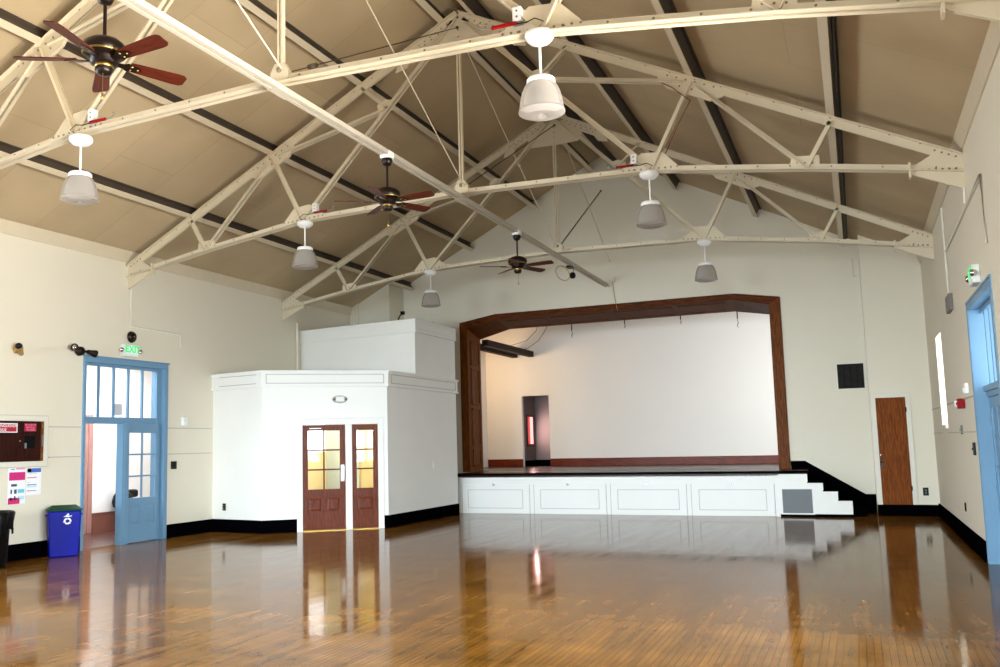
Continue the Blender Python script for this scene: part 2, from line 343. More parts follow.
rb.prism([(-R-0.3, 5.2), (R+0.3, 5.2), (R+0.3, zdeck(R+0.3)+0.05), (0, zdeck(0)+0.05), (-R-0.3, zdeck(R+0.3)+0.05)], 'y', YR-0.3, YR)
struct('wall_rear', rb, 'wall')
db = B(); e = R+0.36
db.prism([(-e, zdeck(e)), (0, zdeck(0)), (e, zdeck(e)), (e, zdeck(e)+0.12), (0, zdeck(0)+0.12), (-e, zdeck(e)+0.12)], 'y', YR-0.3, 0.25)
struct('ceiling', db, 'deck')
# windows behind the camera
n = 1
def window_unit(u0, u1, z0, z1, plane, t):
    global n
    b = B(); g = B()
    def bx(bb, a, c, d, e, t0, t1):
        if plane == 'x': bb.box(t0, t1, a, c, d, e)
        else: bb.box(a, c, t0, t1, d, e)
    for (a, c, d, e) in ((u0, u0+0.08, z0, z1), (u1-0.08, u1, z0, z1), (u0, u1, z0, z0+0.08), (u0, u1, z1-0.08, z1), ((u0+u1)/2-0.03, (u0+u1)/2+0.03, z0, z1), (u0, u1, (z0+z1)/2-0.03, (z0+z1)/2+0.03)):
        bx(b, a, c, d, e, t-0.04, t+0.04)
    bx(g, u0, u1, z0, z1, t-0.004, t+0.004)
    o = struct('window_%d' % n, b, 'trim'); obj('pane', g, 'glass', o); n += 1
    return o
for x in REAR_WIN: window_unit(x-1.3, x+1.3, 1.1, 3.7, 'y', YR-0.15)
for y in SIDE_WIN: window_unit(y-1.0, y+1.0, 1.1, 3.7, 'x', R+0.22)
for y in (-18.2, -22.2): window_unit(y-1.0, y+1.0, 1.0, 3.6, 'x', -R-0.15)
wn = window_unit(NICHE[0], NICHE[1], NICHE[2], NICHE[3], 'x', R+0.30)
obj('window_sill', B().box(R-0.05, R+0.06, NICHE[0]-0.08, NICHE[1]+0.08, NICHE[2]-0.06, NICHE[2]), 'trim', wn)
# trims
def eave(s): return B().prism([(s*R, 5.455), (s*(R-0.02), 5.455), (s*(R-0.02), 5.48), (s*(R-0.075), 5.68), (s*R, 5.66)], 'y', YR, 0)
struct('trim_1', eave(-1), 'cream')
struct('trim_2', eave(1), 'cream')
tb = B()
for z in (2.22, 1.69):
    for (a, c) in ((-10.48, -11.2), (-8.27, -6.9), (-12.3, YR)): tb.box(-R, -R+0.022, a, c, z-0.008, z+0.008)
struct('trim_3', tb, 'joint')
tb = B()
for z in (2.26, 1.76):
    for (a, c) in ((-8.40, -4.3), (-2.9, -0.85), (-12.0, YR)): tb.box(R-0.022, R, a, c, z-0.008, z+0.008)
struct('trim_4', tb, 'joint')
# black baseboards
BH = 0.27
struct('baseboard_left', B().box(-R, -R+0.03, YR, -10.48, 0, BH).box(-R, -R+0.03, -8.26, -6.85, 0, BH), 'black', bevel=0.006)
struct('baseboard_right', B().box(R-0.03, R, YR, -10.85, 0, BH).box(R-0.03, R, -8.41, -0.75, 0, BH).box(R-0.05, R, -8.41, -0.75, 0, 0.06), 'black', bevel=0.006)
# corner chases (boxed columns) either side of the stage wall
CHD = -0.78
cb = B().box(5.99, R, CHD, 0, 0, 6.6)
cb.box(5.99, 6.03, CHD-0.012, CHD, 0.3, 5.4); cb.box(6.86, 6.90, CHD-0.012, CHD, 0.3, 5.6)
cb.box(6.90, R, CHD-0.006, CHD, 0, 5.55)
struct('wall_corner_chase_right', cb, 'wall')
struct('wall_corner_chase_left', B().box(-R, -5.97, -0.88, 0, 0, 6.6).box(-R, -6.95, -0.93, -0.88, 0, 6.2), 'wall')

# ================================================================== BOOTH (white enclosure left of stage)
A0 = Vector((-5.72, -7.06)); A1 = Vector((-3.65, -5.36)); DT = (A1-A0).normalized(); DN = Vector((-DT.y, DT.x)); DL = (A1-A0).length
DANG = math.atan2(DT.y, DT.x)
def diag(s, d=0.0): p = A0+DT*s+DN*d; return (p.x, p.y)
lower = [(-R, -6.82), tuple(A0), tuple(A1), (-3.65, -1.66)]
def ribbon(b, pts, off0, off1, z0, z1, m=0, skip=None):
    """mitred wall ribbon along pts; offsets are to the outside (right of travel)"""
    P = [Vector(p) for p in pts]; nrm = []
    for a, c in zip(P, P[1:]):
        t = (c-a).normalized(); nrm.append(Vector((t.y, -t.x)))
    def off(i, d):
        if i == 0: return P[0]+nrm[0]*d
        if i == len(P)-1: return P[-1]+nrm[-1]*d
        bis = (nrm[i-1]+nrm[i]).normalized(); return P[i]+bis*(d/bis.dot(nrm[i]))
    for i in range(len(P)-1):
        if skip and i in skip: continue
        q = [off(i, off0), off(i+1, off0), off(i+1, off1), off(i, off1)]
        b.prism([tuple(v) for v in q], 'z', z0, z1, m)
    return b
booth = thing('corner_booth', 'white two-tier corner enclosure standing left of the stage', 'enclosure', (-5.4, -4.0, 0), kind='structure')
wb = B(); ribbon(wb, lower, -0.10, 0.0, 0, 3.38, skip=[1])
# diagonal wall with door opening s 0.83..2.47, z 0..2.25
def dbox(b, s0, s1, d0, d1, z0, z1, m=0):
    b.prism([diag(s0, d0), diag(s1, d0), diag(s1, d1), diag(s0, d1)], 'z', z0, z1, m); return b
dbox(wb, 0, 0.83, 0, 0.1, 0, 3.38); dbox(wb, 2.47, DL, 0, 0.1, 0, 3.38); dbox(wb, 0.83, 2.47, 0, 0.1, 2.25, 3.38)
wb.prism([(-R, -6.80), (A0.x, A0.y+0.05), (A1.x-0.05, A1.y), (-3.7, -1.68), (-R, -1.68)], 'z', 3.30, 3.37)
obj('lower_wall', wb, 'white', booth, world=True)
cbm = B(); ribbon(cbm, lower, 0.0, 0.05, 3.05, 3.40); ribbon(cbm, lower, 0.05, 0.085, 3.35, 3.40); ribbon(cbm, lower, 0.05, 0.075, 3.05, 3.09)
cbl = B()
for s0, s1 in ((0.08, DL-0.08),):
    for z0, z1 in ((3.12, 3.135), (3.31, 3.325)): dbox(cbl, s0, s1, -0.060, -0.05, z0, z1)
    for s in (s0, s1): dbox(cbl, s-0.008, s+0.008, -0.060, -0.05, 3.12, 3.325)
for z in (3.12, 3.31): cbl.box(-3.60, -3.59, -5.25, -1.8, z, z+0.015)
for y in (-5.25, -1.8): cbl.box(-3.60, -3.59, y-0.008, y+0.008, 3.12, 3.325)
ribbon(cbl, [(-6.95, -6.861), (-5.84, -7.04)], 0.05, 0.06, 3.12, 3.135); ribbon(cbl, [(-6.95, -6.861), (-5.84, -7.04)], 0.05, 0.06, 3.31, 3.325)
lc = obj('lower_cornice', cbm, 'white', booth, world=True)
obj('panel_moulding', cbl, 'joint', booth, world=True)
upper = [(-R, -3.40), (-3.70, -3.85), (-3.70, -1.56)]
ub = B(); ribbon(ub, upper, -0.10, 0.0, 3.37, 4.72); obj('upper_wall', ub, 'white', booth, world=True)
ub = B(); ribbon(ub, upper, 0, 0.04, 4.42, 4.74); ribbon(ub, upper, 0.04, 0.06, 4.71, 4.74); ribbon(ub, upper, 0.04, 0.055, 4.42, 4.445); ribbon(ub, upper, 0.04, 0.056, 4.50, 4.515); ribbon(ub, upper, 0.04, 0.056, 4.66, 4.672)
obj('upper_cornice', ub, 'white', booth, world=True)
ub = B(); ub.prism([(-R, -3.35), (-3.75, -3.8), (-3.75, -1.58), (-R, -1.58)], 'z', 4.62, 4.68); obj('upper_lid', ub, 'white', booth, world=True)
bbm = B(); ribbon(bbm, [(-R, -6.82), tuple(A0), diag(0.72)], 0.0, 0.03, 0, BH); ribbon(bbm, [diag(2.585), tuple(A1), (-3.65, -1.66)], 0, 0.03, 0, BH)
struct('baseboard_booth', bbm, 'black')
# inside the booth
ib = B(); dbox(ib, -0.6, 2.9, 1.5, 1.56, 0, 3.3); dbox(ib, 2.64, 2.69, 0.25, 1.5, 0, 3.3)
struct('wall_booth_inside', ib, 'yellow')
gb2 = B(); dbox(gb2, 1.53, 1.90, 1.4, 1.5, 0, 3.3); dbox(gb2, 2.06, 2.27, 1.4, 1.5, 0, 3.3)
struct('trim_booth_pier', gb2, 'greygreen')
wl = B(); dbox(wl, 1.02, 1.50, 1.46, 1.5, 1.66, 2.6)
o = struct('window_%d' % n, wl, 'winlit'); n += 1

# ---------------- door leaf in local coords: x right, z up, -y towards the room; origin bottom-left
def leaf(parent, w, h, mt, t=0.045, stile=0.11, top=0.13, cols=2, rows=3, gz=None, panels=2, pz=None, pane_m='glass', z0=0.01, pane_name='pane'):
    gz0, gz1 = gz; b = B(); y0, y1 = -t/2, t/2
    b.box(0, stile, y0, y1, z0, h); b.box(w-stile, w, y0, y1, z0, h); b.box(stile, w-stile, y0, y1, gz1, h)
    if pz:
        p0, p1 = pz
        b.box(stile, w-stile, y0, y1, p1, gz0); b.box(stile, w-stile, y0, y1, z0, p0)
    else: p0 = p1 = None
    gw = w-2*stile; mu = 0.032
    for c in range(1, cols): b.box(stile+gw*c/cols-mu/2, stile+gw*c/cols+mu/2, y0+0.006, y1-0.006, gz0, gz1)
    for r in range(1, rows): b.box(stile, w-stile, y0+0.006, y1-0.006, gz0+(gz1-gz0)*r/rows-mu/2, gz0+(gz1-gz0)*r/rows+mu/2)
    if pz:
        for c in range(1, panels): b.box(stile+gw*c/panels-0.05, stile+gw*c/panels+0.05, y0, y1, p0, p1)
    lf = obj('door_leaf', b, mt, parent, bevel=0.004)
    if pz:
        for c in range(panels):
            a = stile+gw*c/panels+(0.05 if c > 0 else 0); d = stile+gw*(c+1)/panels-(0.05 if c < panels-1 else 0)
            pb = B().box(a, d, -0.008, 0.008, p0, p1)
            pb.add([(a+.02,-.008,p0+.02),(d-.02,-.008,p0+.02),(d-.02,-.008,p1-.02),(a+.02,-.008,p1-.02),(a+.055,-.02,p0+.055),(d-.055,-.02,p0+.055),(d-.055,-.02,p1-.055),(a+.055,-.02,p1-.055)],
                   [(4,5,6,7),(0,1,5,4),(1,2,6,5),(2,3,7,6),(3,0,4,7)])
            obj('panel', pb, mt, lf)
    for r in range(rows):
        for c in range(cols):
            a = stile+gw*c/cols; d = stile+gw*(c+1)/cols; e0 = gz0+(gz1-gz0)*r/rows; e1 = gz0+(gz1-gz0)*(r+1)/rows
            obj(pane_name, B().box(a, d, -0.003, 0.003, e0, e1), pane_m, lf)
    return lf
# ================================================================== DOOR 2: mahogany pair in booth
d2 = thing('door_2', 'pair of red-brown glazed wooden doors in white frame on the corner enclosure', 'door', (*diag(0.83, 0.0), 0), DANG, kind='structure')
fb = B()
fb.box(-0.11, 0.01, -0.03, 0.1, 0, 2.36).box(1.63, 1.75, -0.03, 0.1, 0, 2.36).box(0.01, 1.63, -0.03, 0.1, 2.24, 2.36).box(0.925, 1.065, -0.02, 0.08, 0, 2.24).box(-0.13, 1.77, -0.04, 0, 2.36, 2.39)
obj('door_frame', fb, 'white', d2, bevel=0.006)
h1 = obj('threshold', B().box(0, 1.64, -0.02, 0.1, 0, 0.012), 'brass', d2)
sub = bpy.data.objects.new('wide_door', None); COL.objects.link(sub); sub.parent = d2; sub.location = (0.01, 0.02, 0)
def small_leaf(parent, w, cols, panels, stile, x0):
    b0 = len(parent.children)
    lf = leaf(parent, w, 2.235, 'mahog', stile=stile, cols=cols, rows=3, gz=(0.87, 2.11), panels=panels, pz=(0.40, 0.70), z0=0.03)
    lf.location = (x0, 0.03, 0)
    return lf
bpy.data.objects.remove(sub)
l1 = small_leaf(d2, 0.91, 2, 2, 0.115, 0.01); l2 = small_leaf(d2, 0.56, 1, 1, 0.10, 1.068)
obj('push_plate', B().box(0.81, 0.895, -0.03, -0.022, 1.03, 1.38).box(0.845, 0.86, -0.05, -0.03, 1.16, 1.27), 'steel', l1, bevel=0.003)
obj('closer_bracket', B().box(0.15, 0.40, -0.028, -0.022, 2.15, 2.17), 'steel', l1)
# emergency light over door 2
def oval_light(loc, rz, label):
    t = thing('emergency_light', label, 'emergency light', loc, rz)
    b = B(); pr = [(0.0, -0.05), (0.10, -0.048), (0.155, -0.03), (0.17, 0.0)]
    nn = 28; vs = []
    for r, y in pr: vs += [(r*1.0*math.cos(2*PI*k/nn), y, r*0.5*math.sin(2*PI*k/nn)) for k in range(nn)]
    fs = [(i*nn+k, i*nn+(k+1)%nn, (i+1)*nn+(k+1)%nn, (i+1)*nn+k) for i in range(3) for k in range(nn)]
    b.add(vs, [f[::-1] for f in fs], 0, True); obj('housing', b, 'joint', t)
    obj('cover', B().box(-0.09, 0.09, -0.075, -0.03, -0.055, 0.055), 'pwhite', t, bevel=0.02)
    for s in (-1, 1): obj('lamp_head', B().lathe([(0.0, -0.085), (0.03, -0.08), (0.035, -0.03)], (s*0.125, 0, 0), 16, axis='y'), 'chrome', t)
    return t
oval_light((*diag(1.64, -0.001), 2.78), DANG, 'oval white emergency light above the red-brown double doors')
# ================================================================== DOOR 1 (left, blue)
d1 = thing('door_1', 'blue double doorway with glazed transom in the left wall, one leaf open', 'door', (-R, -10.48, 0), PI/2, kind='structure')
W1 = 2.21
fb = B()
fb.box(0, 0.07, -0.03, 0.25, 0, 3.42).box(W1-0.11, W1, -0.03, 0.25, 0, 3.42).box(0, W1, -0.03, 0.25, 3.42, 3.54).box(-0.02, W1+0.02, -0.05, 0.0, 3.52, 3.55)
fb.box(W1-0.24, W1-0.11, 0.055, 0.2, 0, 3.42)            # inner stop on the right
fb.box(0.07, 0.09, 0.08, 0.2, 0, 3.42)
obj('door_frame', fb, 'blue', d1, bevel=0.006)
tr = B(); x0, x1 = 0.09, W1-0.24; za, zb = 2.42, 3.37
tr.box(x0, x1, 0.06, 0.13, 2.29, za).box(x0, x1, 0.06, 0.13, zb, 3.42)
for k in range(1, 5): xx = x0+(x1-x0)*k/5; tr.box(xx-0.02, xx+0.02, 0.07, 0.12, za, zb)
tro = obj('transom', tr, 'blue', d1, bevel=0.004)
for k in range(5): obj('pane', B().box(x0+(x1-x0)*k/5, x0+(x1-x0)*(k+1)/5, 0.092, 0.098, za, zb), 'glass', tro)
# meeting post and right leaf, slightly pulled in
lf = leaf(d1, 0.88, 2.31, 'blue', stile=0.085, cols=2, rows=3, gz=(0.86, 2.12), panels=2, pz=(0.35, 0.72))
lf.location = (1.11, 0.030, 0)
obj('meeting_post', B().box(0.95, 1.12, -0.06, 0.10, 0.0, 2.29).box(0.99, 1.08, -0.07, -0.06, 0.0, 2.29), 'blue', d1, bevel=0.006)
obj('lock_plate', B().box(0.965, 0.98, -0.066, -0.06, 0.98, 1.1), 'steel', d1)
# corridor beyond the left doorway
struct('floor_corridor', B().box(-10.2, -R-0.15, -14, -3.5, -0.15, 0.0), 'corfl')
struct('wall_corridor', B().box(-10.0, -9.9, -14, -3.5, 0, 4.2).box(-10.0, -R-0.25, -14.1, -14, 0, 4.2).box(-10.0, -R-0.25, -3.5, -3.4, 0, 4.2), 'corwall')
struct('ceiling_corridor', B().box(-10.0, -R-0.25, -14, -3.5, 4.2, 4.3), 'corwall')
struct('baseboard_corridor', B().box(-9.9, -9.87, -7.62, -3.5, 0, 0.42).box(-9.9, -9.86, -7.62, -3.5, 0.39, 0.42), 'redbase')
d5 = thing('door_5', 'pinkish wooden door with a white notice in the corridor past the blue doorway', 'door', (-9.9, -8.75, 0), PI/2, kind='structure')
obj('door_frame', B().box(0.98, 1.10, -0.05, 0, 0, 2.6).box(-0.1, 0.0, -0.05, 0, 0, 2.6).box(0, 0.98, -0.05, 0, 2.48, 2.6), 'pink', d5)
obj('door_leaf', B().box(0, 0.98, -0.03, 0, 0.01, 2.48).box(0.12, 0.86, -0.036, -0.03, 0.3, 1.1).box(0.12, 0.86, -0.036, -0.03, 1.3, 2.2), 'pink', d5)
obj('notice', B().box(0.62, 0.88, -0.042, -0.036, 1.60, 1.75), 'paper', d5)
bb = B()
bb.lathe([(0.02, 0.44), (0.13, 0.40), (0.21, 0.30), (0.24, 0.17), (0.21, 0.06), (0.12, 0.0), (0.0, -0.01)], (0, 0, 0), 20)
t = thing('trash_bag', 'bulging black bag against the corridor wall, partly behind the blue post', 'bag', (-9.62, -6.97, 0.47))
obj('bag_body', bb, 'bag', t); obj('bag_collar', B().box(-0.2, 0.0, 0.1, 0.5, 0.24, 0.42), 'bag', t, bevel=0.05)
# paper stuck on transom
tag(obj('paper_notice', B().box(-R-0.085, -R-0.08, -9.62, -9.42, 2.46, 2.68), 'greypaper'), 'small grey notice on the middle transom pane of the left doorway', 'notice')

# ================================================================== DOOR 4 (right, blue)
d4 = thing('door_4', 'blue doorway with tall transom recessed in the right wall', 'door', (R, -8.50, 0), -PI/2, kind='structure')
W4 = 2.43
fb = B()
fb.box(0, 0.12, -0.015, 0.32, 0, 3.42).box(W4-0.12, W4, -0.015, 0.32, 0, 3.42).box(0, W4, -0.015, 0.32, 3.42, 3.52).box(-0.01, W4+0.01, -0.025, 0, 3.51, 3.54)
fb.box(0, 0.03, -0.022, -0.015, 0, 3.51).box(0.09, 0.12, -0.022, -0.015, 0, 3.42)
obj('door_frame', fb, 'blue', d4, bevel=0.006)
tr = B(); x0, x1 = 0.12, W4-0.12
tr.box(x0, x1, 0.12, 0.22, 2.22, 2.36).box(x0, x1, 0.12, 0.22, 3.36, 3.42).box(x0, x1, 0.09, 0.12, 2.29, 2.37)
for k in range(1, 5): xx = x0+(x1-x0)*k/5; tr.box(xx-0.025, xx+0.025, 0.12, 0.22, 2.36, 3.36)
tro = obj('transom', tr, 'blue', d4, bevel=0.004)
for k in range(5): obj('pane', B().box(x0+(x1-x0)*k/5, x0+(x1-x0)*(k+1)/5, 0.18, 0.186, 2.36, 3.36), 'glass', tro)
for k in range(2):
    lf = leaf(d4, 1.09, 2.21, 'blue', stile=0.10, cols=2, rows=3, gz=(0.90, 2.08), panels=2, pz=(0.32, 0.74), pane_m='blue', pane_name='panel'); lf.location = (0.12+k*1.095, 0.17, 0)
    for z in (0.3, 1.0, 1.9):
        if k == 0: obj('hinge', B().tube([(0.01, -0.03, z-0.05), (0.01, -0.03, z+0.05)], 0.012, 8), 'blue', lf)

# ================================================================== DOOR 3 (brown)
d3 = thing('door_3', 'narrow brown wooden door in white frame right of the stage steps', 'door', (6.08, CHD, 0.24), 0, kind='structure')
obj('door_frame', B().box(-0.07, 0.02, -0.03, 0, 0.0, 2.42).box(0.61, 0.71, -0.03, 0, 0.0, 2.42).box(0.02, 0.61, -0.03, 0, 2.32, 2.42), 'trim', d3, bevel=0.005)
b = B().box(0.02, 0.61, -0.025, -0.004, 0, 2.32)
pl = B()
for (a, c, d, e) in ((0.10, 0.52, 0.26, 0.275), (0.10, 0.52, 2.15, 2.165), (0.10, 0.113, 0.26, 2.165), (0.507, 0.52, 0.26, 2.165)): pl.box(a, c, -0.033, -0.025, d, e)
lf = obj('door_leaf', b, 'oak', d3, bevel=0.003); obj('panel_moulding', pl, 'oak', lf)
obj('handle', B().box(0.04, 0.075, -0.034, -0.025, 0.78, 1.0).tube([(0.055, -0.03, 0.92), (0.055, -0.09, 0.92)], 0.018).ball((0.055, -0.09, 0.92), 0.026), 'bronze', lf)
obj('lock', B().lathe([(0.0, -0.045), (0.02, -0.045), (0.024, -0.025)], (0.055, 0, 1.08), 14, axis='y'), 'chrome', lf)
for z in (0.35, 2.05): obj('hinge', B().tube([(0.612, -0.032, z-0.05), (0.612, -0.032, z+0.05)], 0.012), 'black', d3)
struct('baseboard_back', B().box(5.99, R-0.03, CHD-0.035, CHD, 0, 0.24).box(5.99, R-0.03, CHD-0.05, CHD, 0, 0.05), 'black', bevel=0.005)

# ================================================================== STAGE
SY = -1.3; SZ = 1.0
st = thing('stage', 'raised stage with white front and dark floor at the far end', 'stage', (0, SY, 0), kind='structure')
obj('stage_floor', B().box(-5.6, 5.6, 0.25, 5.0, 0.9, SZ).box(-3.99, 3.99, 0.0, 0.25, 0.9, SZ).box(-3.95, 4.6, SY, 0.0, 0.9, SZ), 'stagefl', st, world=True)
obj('floor_edge', B().box(-3.86, 4.62, SY-0.035, SY+0.03, SZ-0.05, SZ+0.004), 'black', st, world=True, bevel=0.006)
fr = B().box(-3.9, 4.02, SY, SY+0.05, 0, 0.92)
obj('front_wall', fr, 'white', st, world=True)
bays = [(-3.69, -1.86), (-1.74, 0.09), (0.20, 1.99), (2.10, 3.92)]
bl = ['white storage panel of the stage front next to the corner enclosure', 'second white storage panel of the stage front from the left', 'third white storage panel of the stage front from the left', 'white storage panel of the stage front next to the grey vent']
for (a, c), lb in zip(bays, bl):
    t = thing('storage_panel', lb, 'panel', ((a+c)/2, SY, 0.0), group='storage panels of the stage front')
    hw = (c-a)/2
    pb = B().box(-hw+0.008, hw-0.008, -0.022, 0.0, 0.02, 0.72)
    obj('panel_board', pb, 'white', t, bevel=0.003)
    mb = B()
    for (u0, u1, z0, z1) in ((-hw+0.17, hw-0.17, 0.13, 0.142), (-hw+0.17, hw-0.17, 0.585, 0.597), (-hw+0.17, -hw+0.182, 0.13, 0.597), (hw-0.182, hw-0.17, 0.13, 0.597)): mb.box(u0, u1, -0.030, -0.022, z0, z1)
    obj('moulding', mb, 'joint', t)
    obj('catch', B().box(-0.06, -0.035, -0.034, -0.022, 0.69, 0.75).box(-0.02, 0.0, -0.034, -0.022, 0.70, 0.73), 'steel', t)
gp = B()
for (a, c) in bays: gp.box(c+0.0, c+0.006, SY-0.003, SY, 0, 0.72); gp.box(a-0.006, a, SY-0.003, SY, 0, 0.72)
obj('panel_gap', gp, 'grey', st, world=True)
# steps
sp = thing('stage_steps', 'black stage steps with white sides going down beside the stage', 'steps', (4.75, -0.7, 0), kind='structure')
tr_ = [(4.62, 0.94), (4.93, 0.76), (5.22, 0.575), (5.50, 0.375)]
sb = B(); pv = 4.02
sb.box(4.02, 4.62, SY-0.004, SY+0.05, 0.06, 0.93)
for (xa, z), (xb, z2) in zip(tr_, tr_[1:]): sb.box(xa, xb, SY-0.004, SY+0.05, 0.06, z2-0.02)
obj('side_wall', sb, 'white', sp, world=True)
kb = B().box(4.55, 5.50, SY-0.01, SY+0.03, 0, 0.06)
kb.box(4.0, 4.62, SY+0.03, 0, 0, 0.93)
for (xa, z), (xb, z2) in zip(tr_, tr_[1:]):
    kb.box(xa, xb, SY+0.05, 0, 0, z2-0.02); kb.box(xa-0.01, xb+0.03, SY-0.02, 0, z2-0.025, z2)
kb.box(5.50, 5.78, SY+0.25, 0, 0, 0.19)
obj('treads', kb, 'black', sp, world=True, bevel=0.004)
sk = B().prism([(4.22, 0.98), (4.22, 1.19), (4.53, 1.19), (5.78, 0.42), (5.99, 0.42), (5.99, 0), (4.5, 0)], 'y', -0.03, 0)
obj('skirting', sk, 'black', sp, world=True)
vg = thing('floor_vent', 'pale grey vent grille set low in the stage front beside the steps', 'vent', (4.30, SY-0.006, 0.0))
obj('frame', B().box(-0.26, -0.22, -0.02, 0, 0.05, 0.64).box(0.40, 0.44, -0.02, 0, 0.05, 0.64).box(-0.22, 0.40, -0.02, 0, 0.05, 0.08).box(-0.22, 0.40, -0.02, 0, 0.60, 0.64), 'white', vg)
gg = B().box(-0.22, 0.40, -0.006, 0, 0.08, 0.60, 1)
for k in range(26): gg.box(-0.22, 0.40, -0.014, -0.006, 0.083+k*0.02, 0.094+k*0.02, 0)
obj('louvres', gg, ['grillef', 'grilleb'], vg)
# stage interior
DOORW = (-4.27, -3.34, 1.0, 3.28)
struct('wall_stage_back', wall_cells(B(), 'y', 5.0, 5.15, -5.6, 6.6, 0.9, 6.4, [DOORW]), 'stagewall')
struct('wall_stage_left', B().box(-5.65, -5.5, 0.25, 5.0, 0.9, 6.4), 'stagewall')
struct('wall_stage_right', B().box(6.5, 6.65, 0.25, 5.0, 0.9, 6.4), 'stagewall')
struct('ceiling_stage', B().box(-5.65, 6.65, 0.25, 5.15, 6.3, 6.4), 'stagewall')
struct('floor_stage_wing', B().box(5.6, 6.5, 0.25, 5.0, 0.9, 1.0), 'stagefl')
struct('baseboard_stage', B().box(-5.5, DOORW[0], 4.97, 5.0, 1.0, 1.24).box(DOORW[1], 6.5, 4.97, 5.0, 1.0, 1.24), 'redwood', bevel=0.006)
# vestibule behind the stage doorway
struct('wall_vestibule', B().box(-4.42, -4.30, 5.15, 7.0, 0.9, 3.6).box(-4.42, -2.8, 6.4, 6.5, 0.9, 3.6).box(-2.9, -2.8, 5.15, 6.5, 0.9, 3.6), 'dgrey')
struct('ceiling_vestibule', B().box(-4.42, -2.8, 5.15, 6.5, 3.5, 3.6), 'dgrey')
struct('floor_vestibule', B().box(-4.42, -2.8, 5.0, 6.5, 0.9, 1.0), 'black')
struct('baseboard_vestibule', B().box(-4.30, -4.28, 5.15, 6.4, 1.0, 1.18).box(-4.30, -2.9, 6.38, 6.4, 1.0, 1.18), 'black')
vw = B().box(-4.31, -4.29, 5.55, 6.12, 1.72, 2.62)
o = struct('window_%d' % n, B().box(-4.31, -4.27, 5.48, 5.56, 1.62, 2.70).box(-4.31, -4.27, 6.10, 6.16, 1.62, 2.70).box(-4.31, -4.27, 5.56, 6.10, 1.62, 1.72).box(-4.31, -4.27, 5.56, 6.10, 2.62, 2.70), 'mahog'); n += 1
obj('pane', B().box(-4.305, -4.285, 5.56, 5.80, 1.72, 2.62), 'redpane', o); obj('pane', B().box(-4.305, -4.285, 5.80, 6.10, 1.72, 2.62), 'palepane', o)
area('vestibule_window_light', (-4.2, 5.83, 2.2), (1, 0.2, -0.1), 0.5, 0.9, 26, (1.0, 0.60, 0.56))
# proscenium frame
pf = thing('proscenium_frame', 'dark brown wooden frame around the stage opening', 'frame', (0, 0, 1.0), kind='structure')
out = [(-4.21, 1.0), (-4.21, 5.11), (-3.15, 5.28), (3.15, 5.28), (4.21, 5.11), (4.21, 1.0)]
inn = [(-3.98, 1.0), (-3.98, 4.94), (-3.12, 5.12), (3.12, 5.12), (3.95, 4.94), (3.95, 1.0)]
inb = [(-3.97, 1.0), (-3.97, 4.72), (-3.05, 4.955), (3.05, 4.955), (3.95, 4.80), (3.95, 1.0)]
DP = 0.85
def casing(i): return B().prism([out[i], out[i+1], inn[i+1], inn[i]], 'y', -0.06, 0.0)
def reveal(i):
    b = B(); a, c = inn[i], inn[i+1]; a2, c2 = inb[i], inb[i+1]; o1, o2 = out[i], out[i+1]
    vs = [(a[0], -0.06, a[1]), (c[0], -0.06, c[1]), (c2[0], DP, c2[1]), (a2[0], DP, a2[1]), (o1[0], 0.0, o1[1]), (o2[0], 0.0, o2[1]), (o2[0], DP, o2[1]), (o1[0], DP, o1[1])]
    b.add(vs, [(0,1,2,3), (3,2,6,7), (4,7,6,5), (0,4,5,1), (0,3,7,4), (1,5,6,2)]); return b
for i, nm, mt in ((0, 'jamb', 'pros'), (1, 'header', 'prosx'), (2, 'header', 'prosx'), (3, 'header', 'prosx'), (4, 'jamb', 'pros')):
    o = obj(nm, casing(i), mt, pf, world=True, bevel=0.01); obj('reveal', reveal(i), mt, o).location = (0, 0, 0)
    o2 = o.children[0]; inv = Matrix.Translation((0, 0, -1.0)); o2.data.transform(inv)
def jpanel(sx, z0, z1):
    b = B(); x = -3.965 if sx < 0 else 3.965; s = -sx
    for (ya, yb, za, zb) in ((0.12, 0.72, z0, z0+0.05), (0.12, 0.72, z1-0.05, z1), (0.12, 0.17, z0, z1), (0.67, 0.72, z0, z1)): b.box(x, x+s*0.02, ya, yb, za, zb)
    obj('panel_moulding', b, 'pros', pf, world=True, bevel=0.004)
for sx in (-1, 1):
    for z0, z1 in ((1.15, 1.62), (1.72, 2.75), (2.85, 3.85), (3.95, 4.6)): jpanel(sx, z0, z1)
for x0_, x1_ in ((-2.9, -1.75), (-1.6, -0.1), (0.1, 1.6), (1.75, 2.9)):
    b = B(); zf = lambda y: 5.12-(y+0.06)/(DP+0.06)*0.165
    for (xa, xb, ya, yb) in ((x0_, x0_+0.05, 0.1, 0.75), (x1_-0.05, x1_, 0.1, 0.75), (x0_, x1_, 0.1, 0.15), (x0_, x1_, 0.70, 0.75)):
        z = zf(yb)-0.018; b.prism([(ya, zf(ya)-0.012), (yb, zf(yb)-0.012), (yb, zf(yb)), (ya, zf(ya))], 'x', xa, xb)
    obj('panel_moulding', b, 'prosx', pf, world=True)
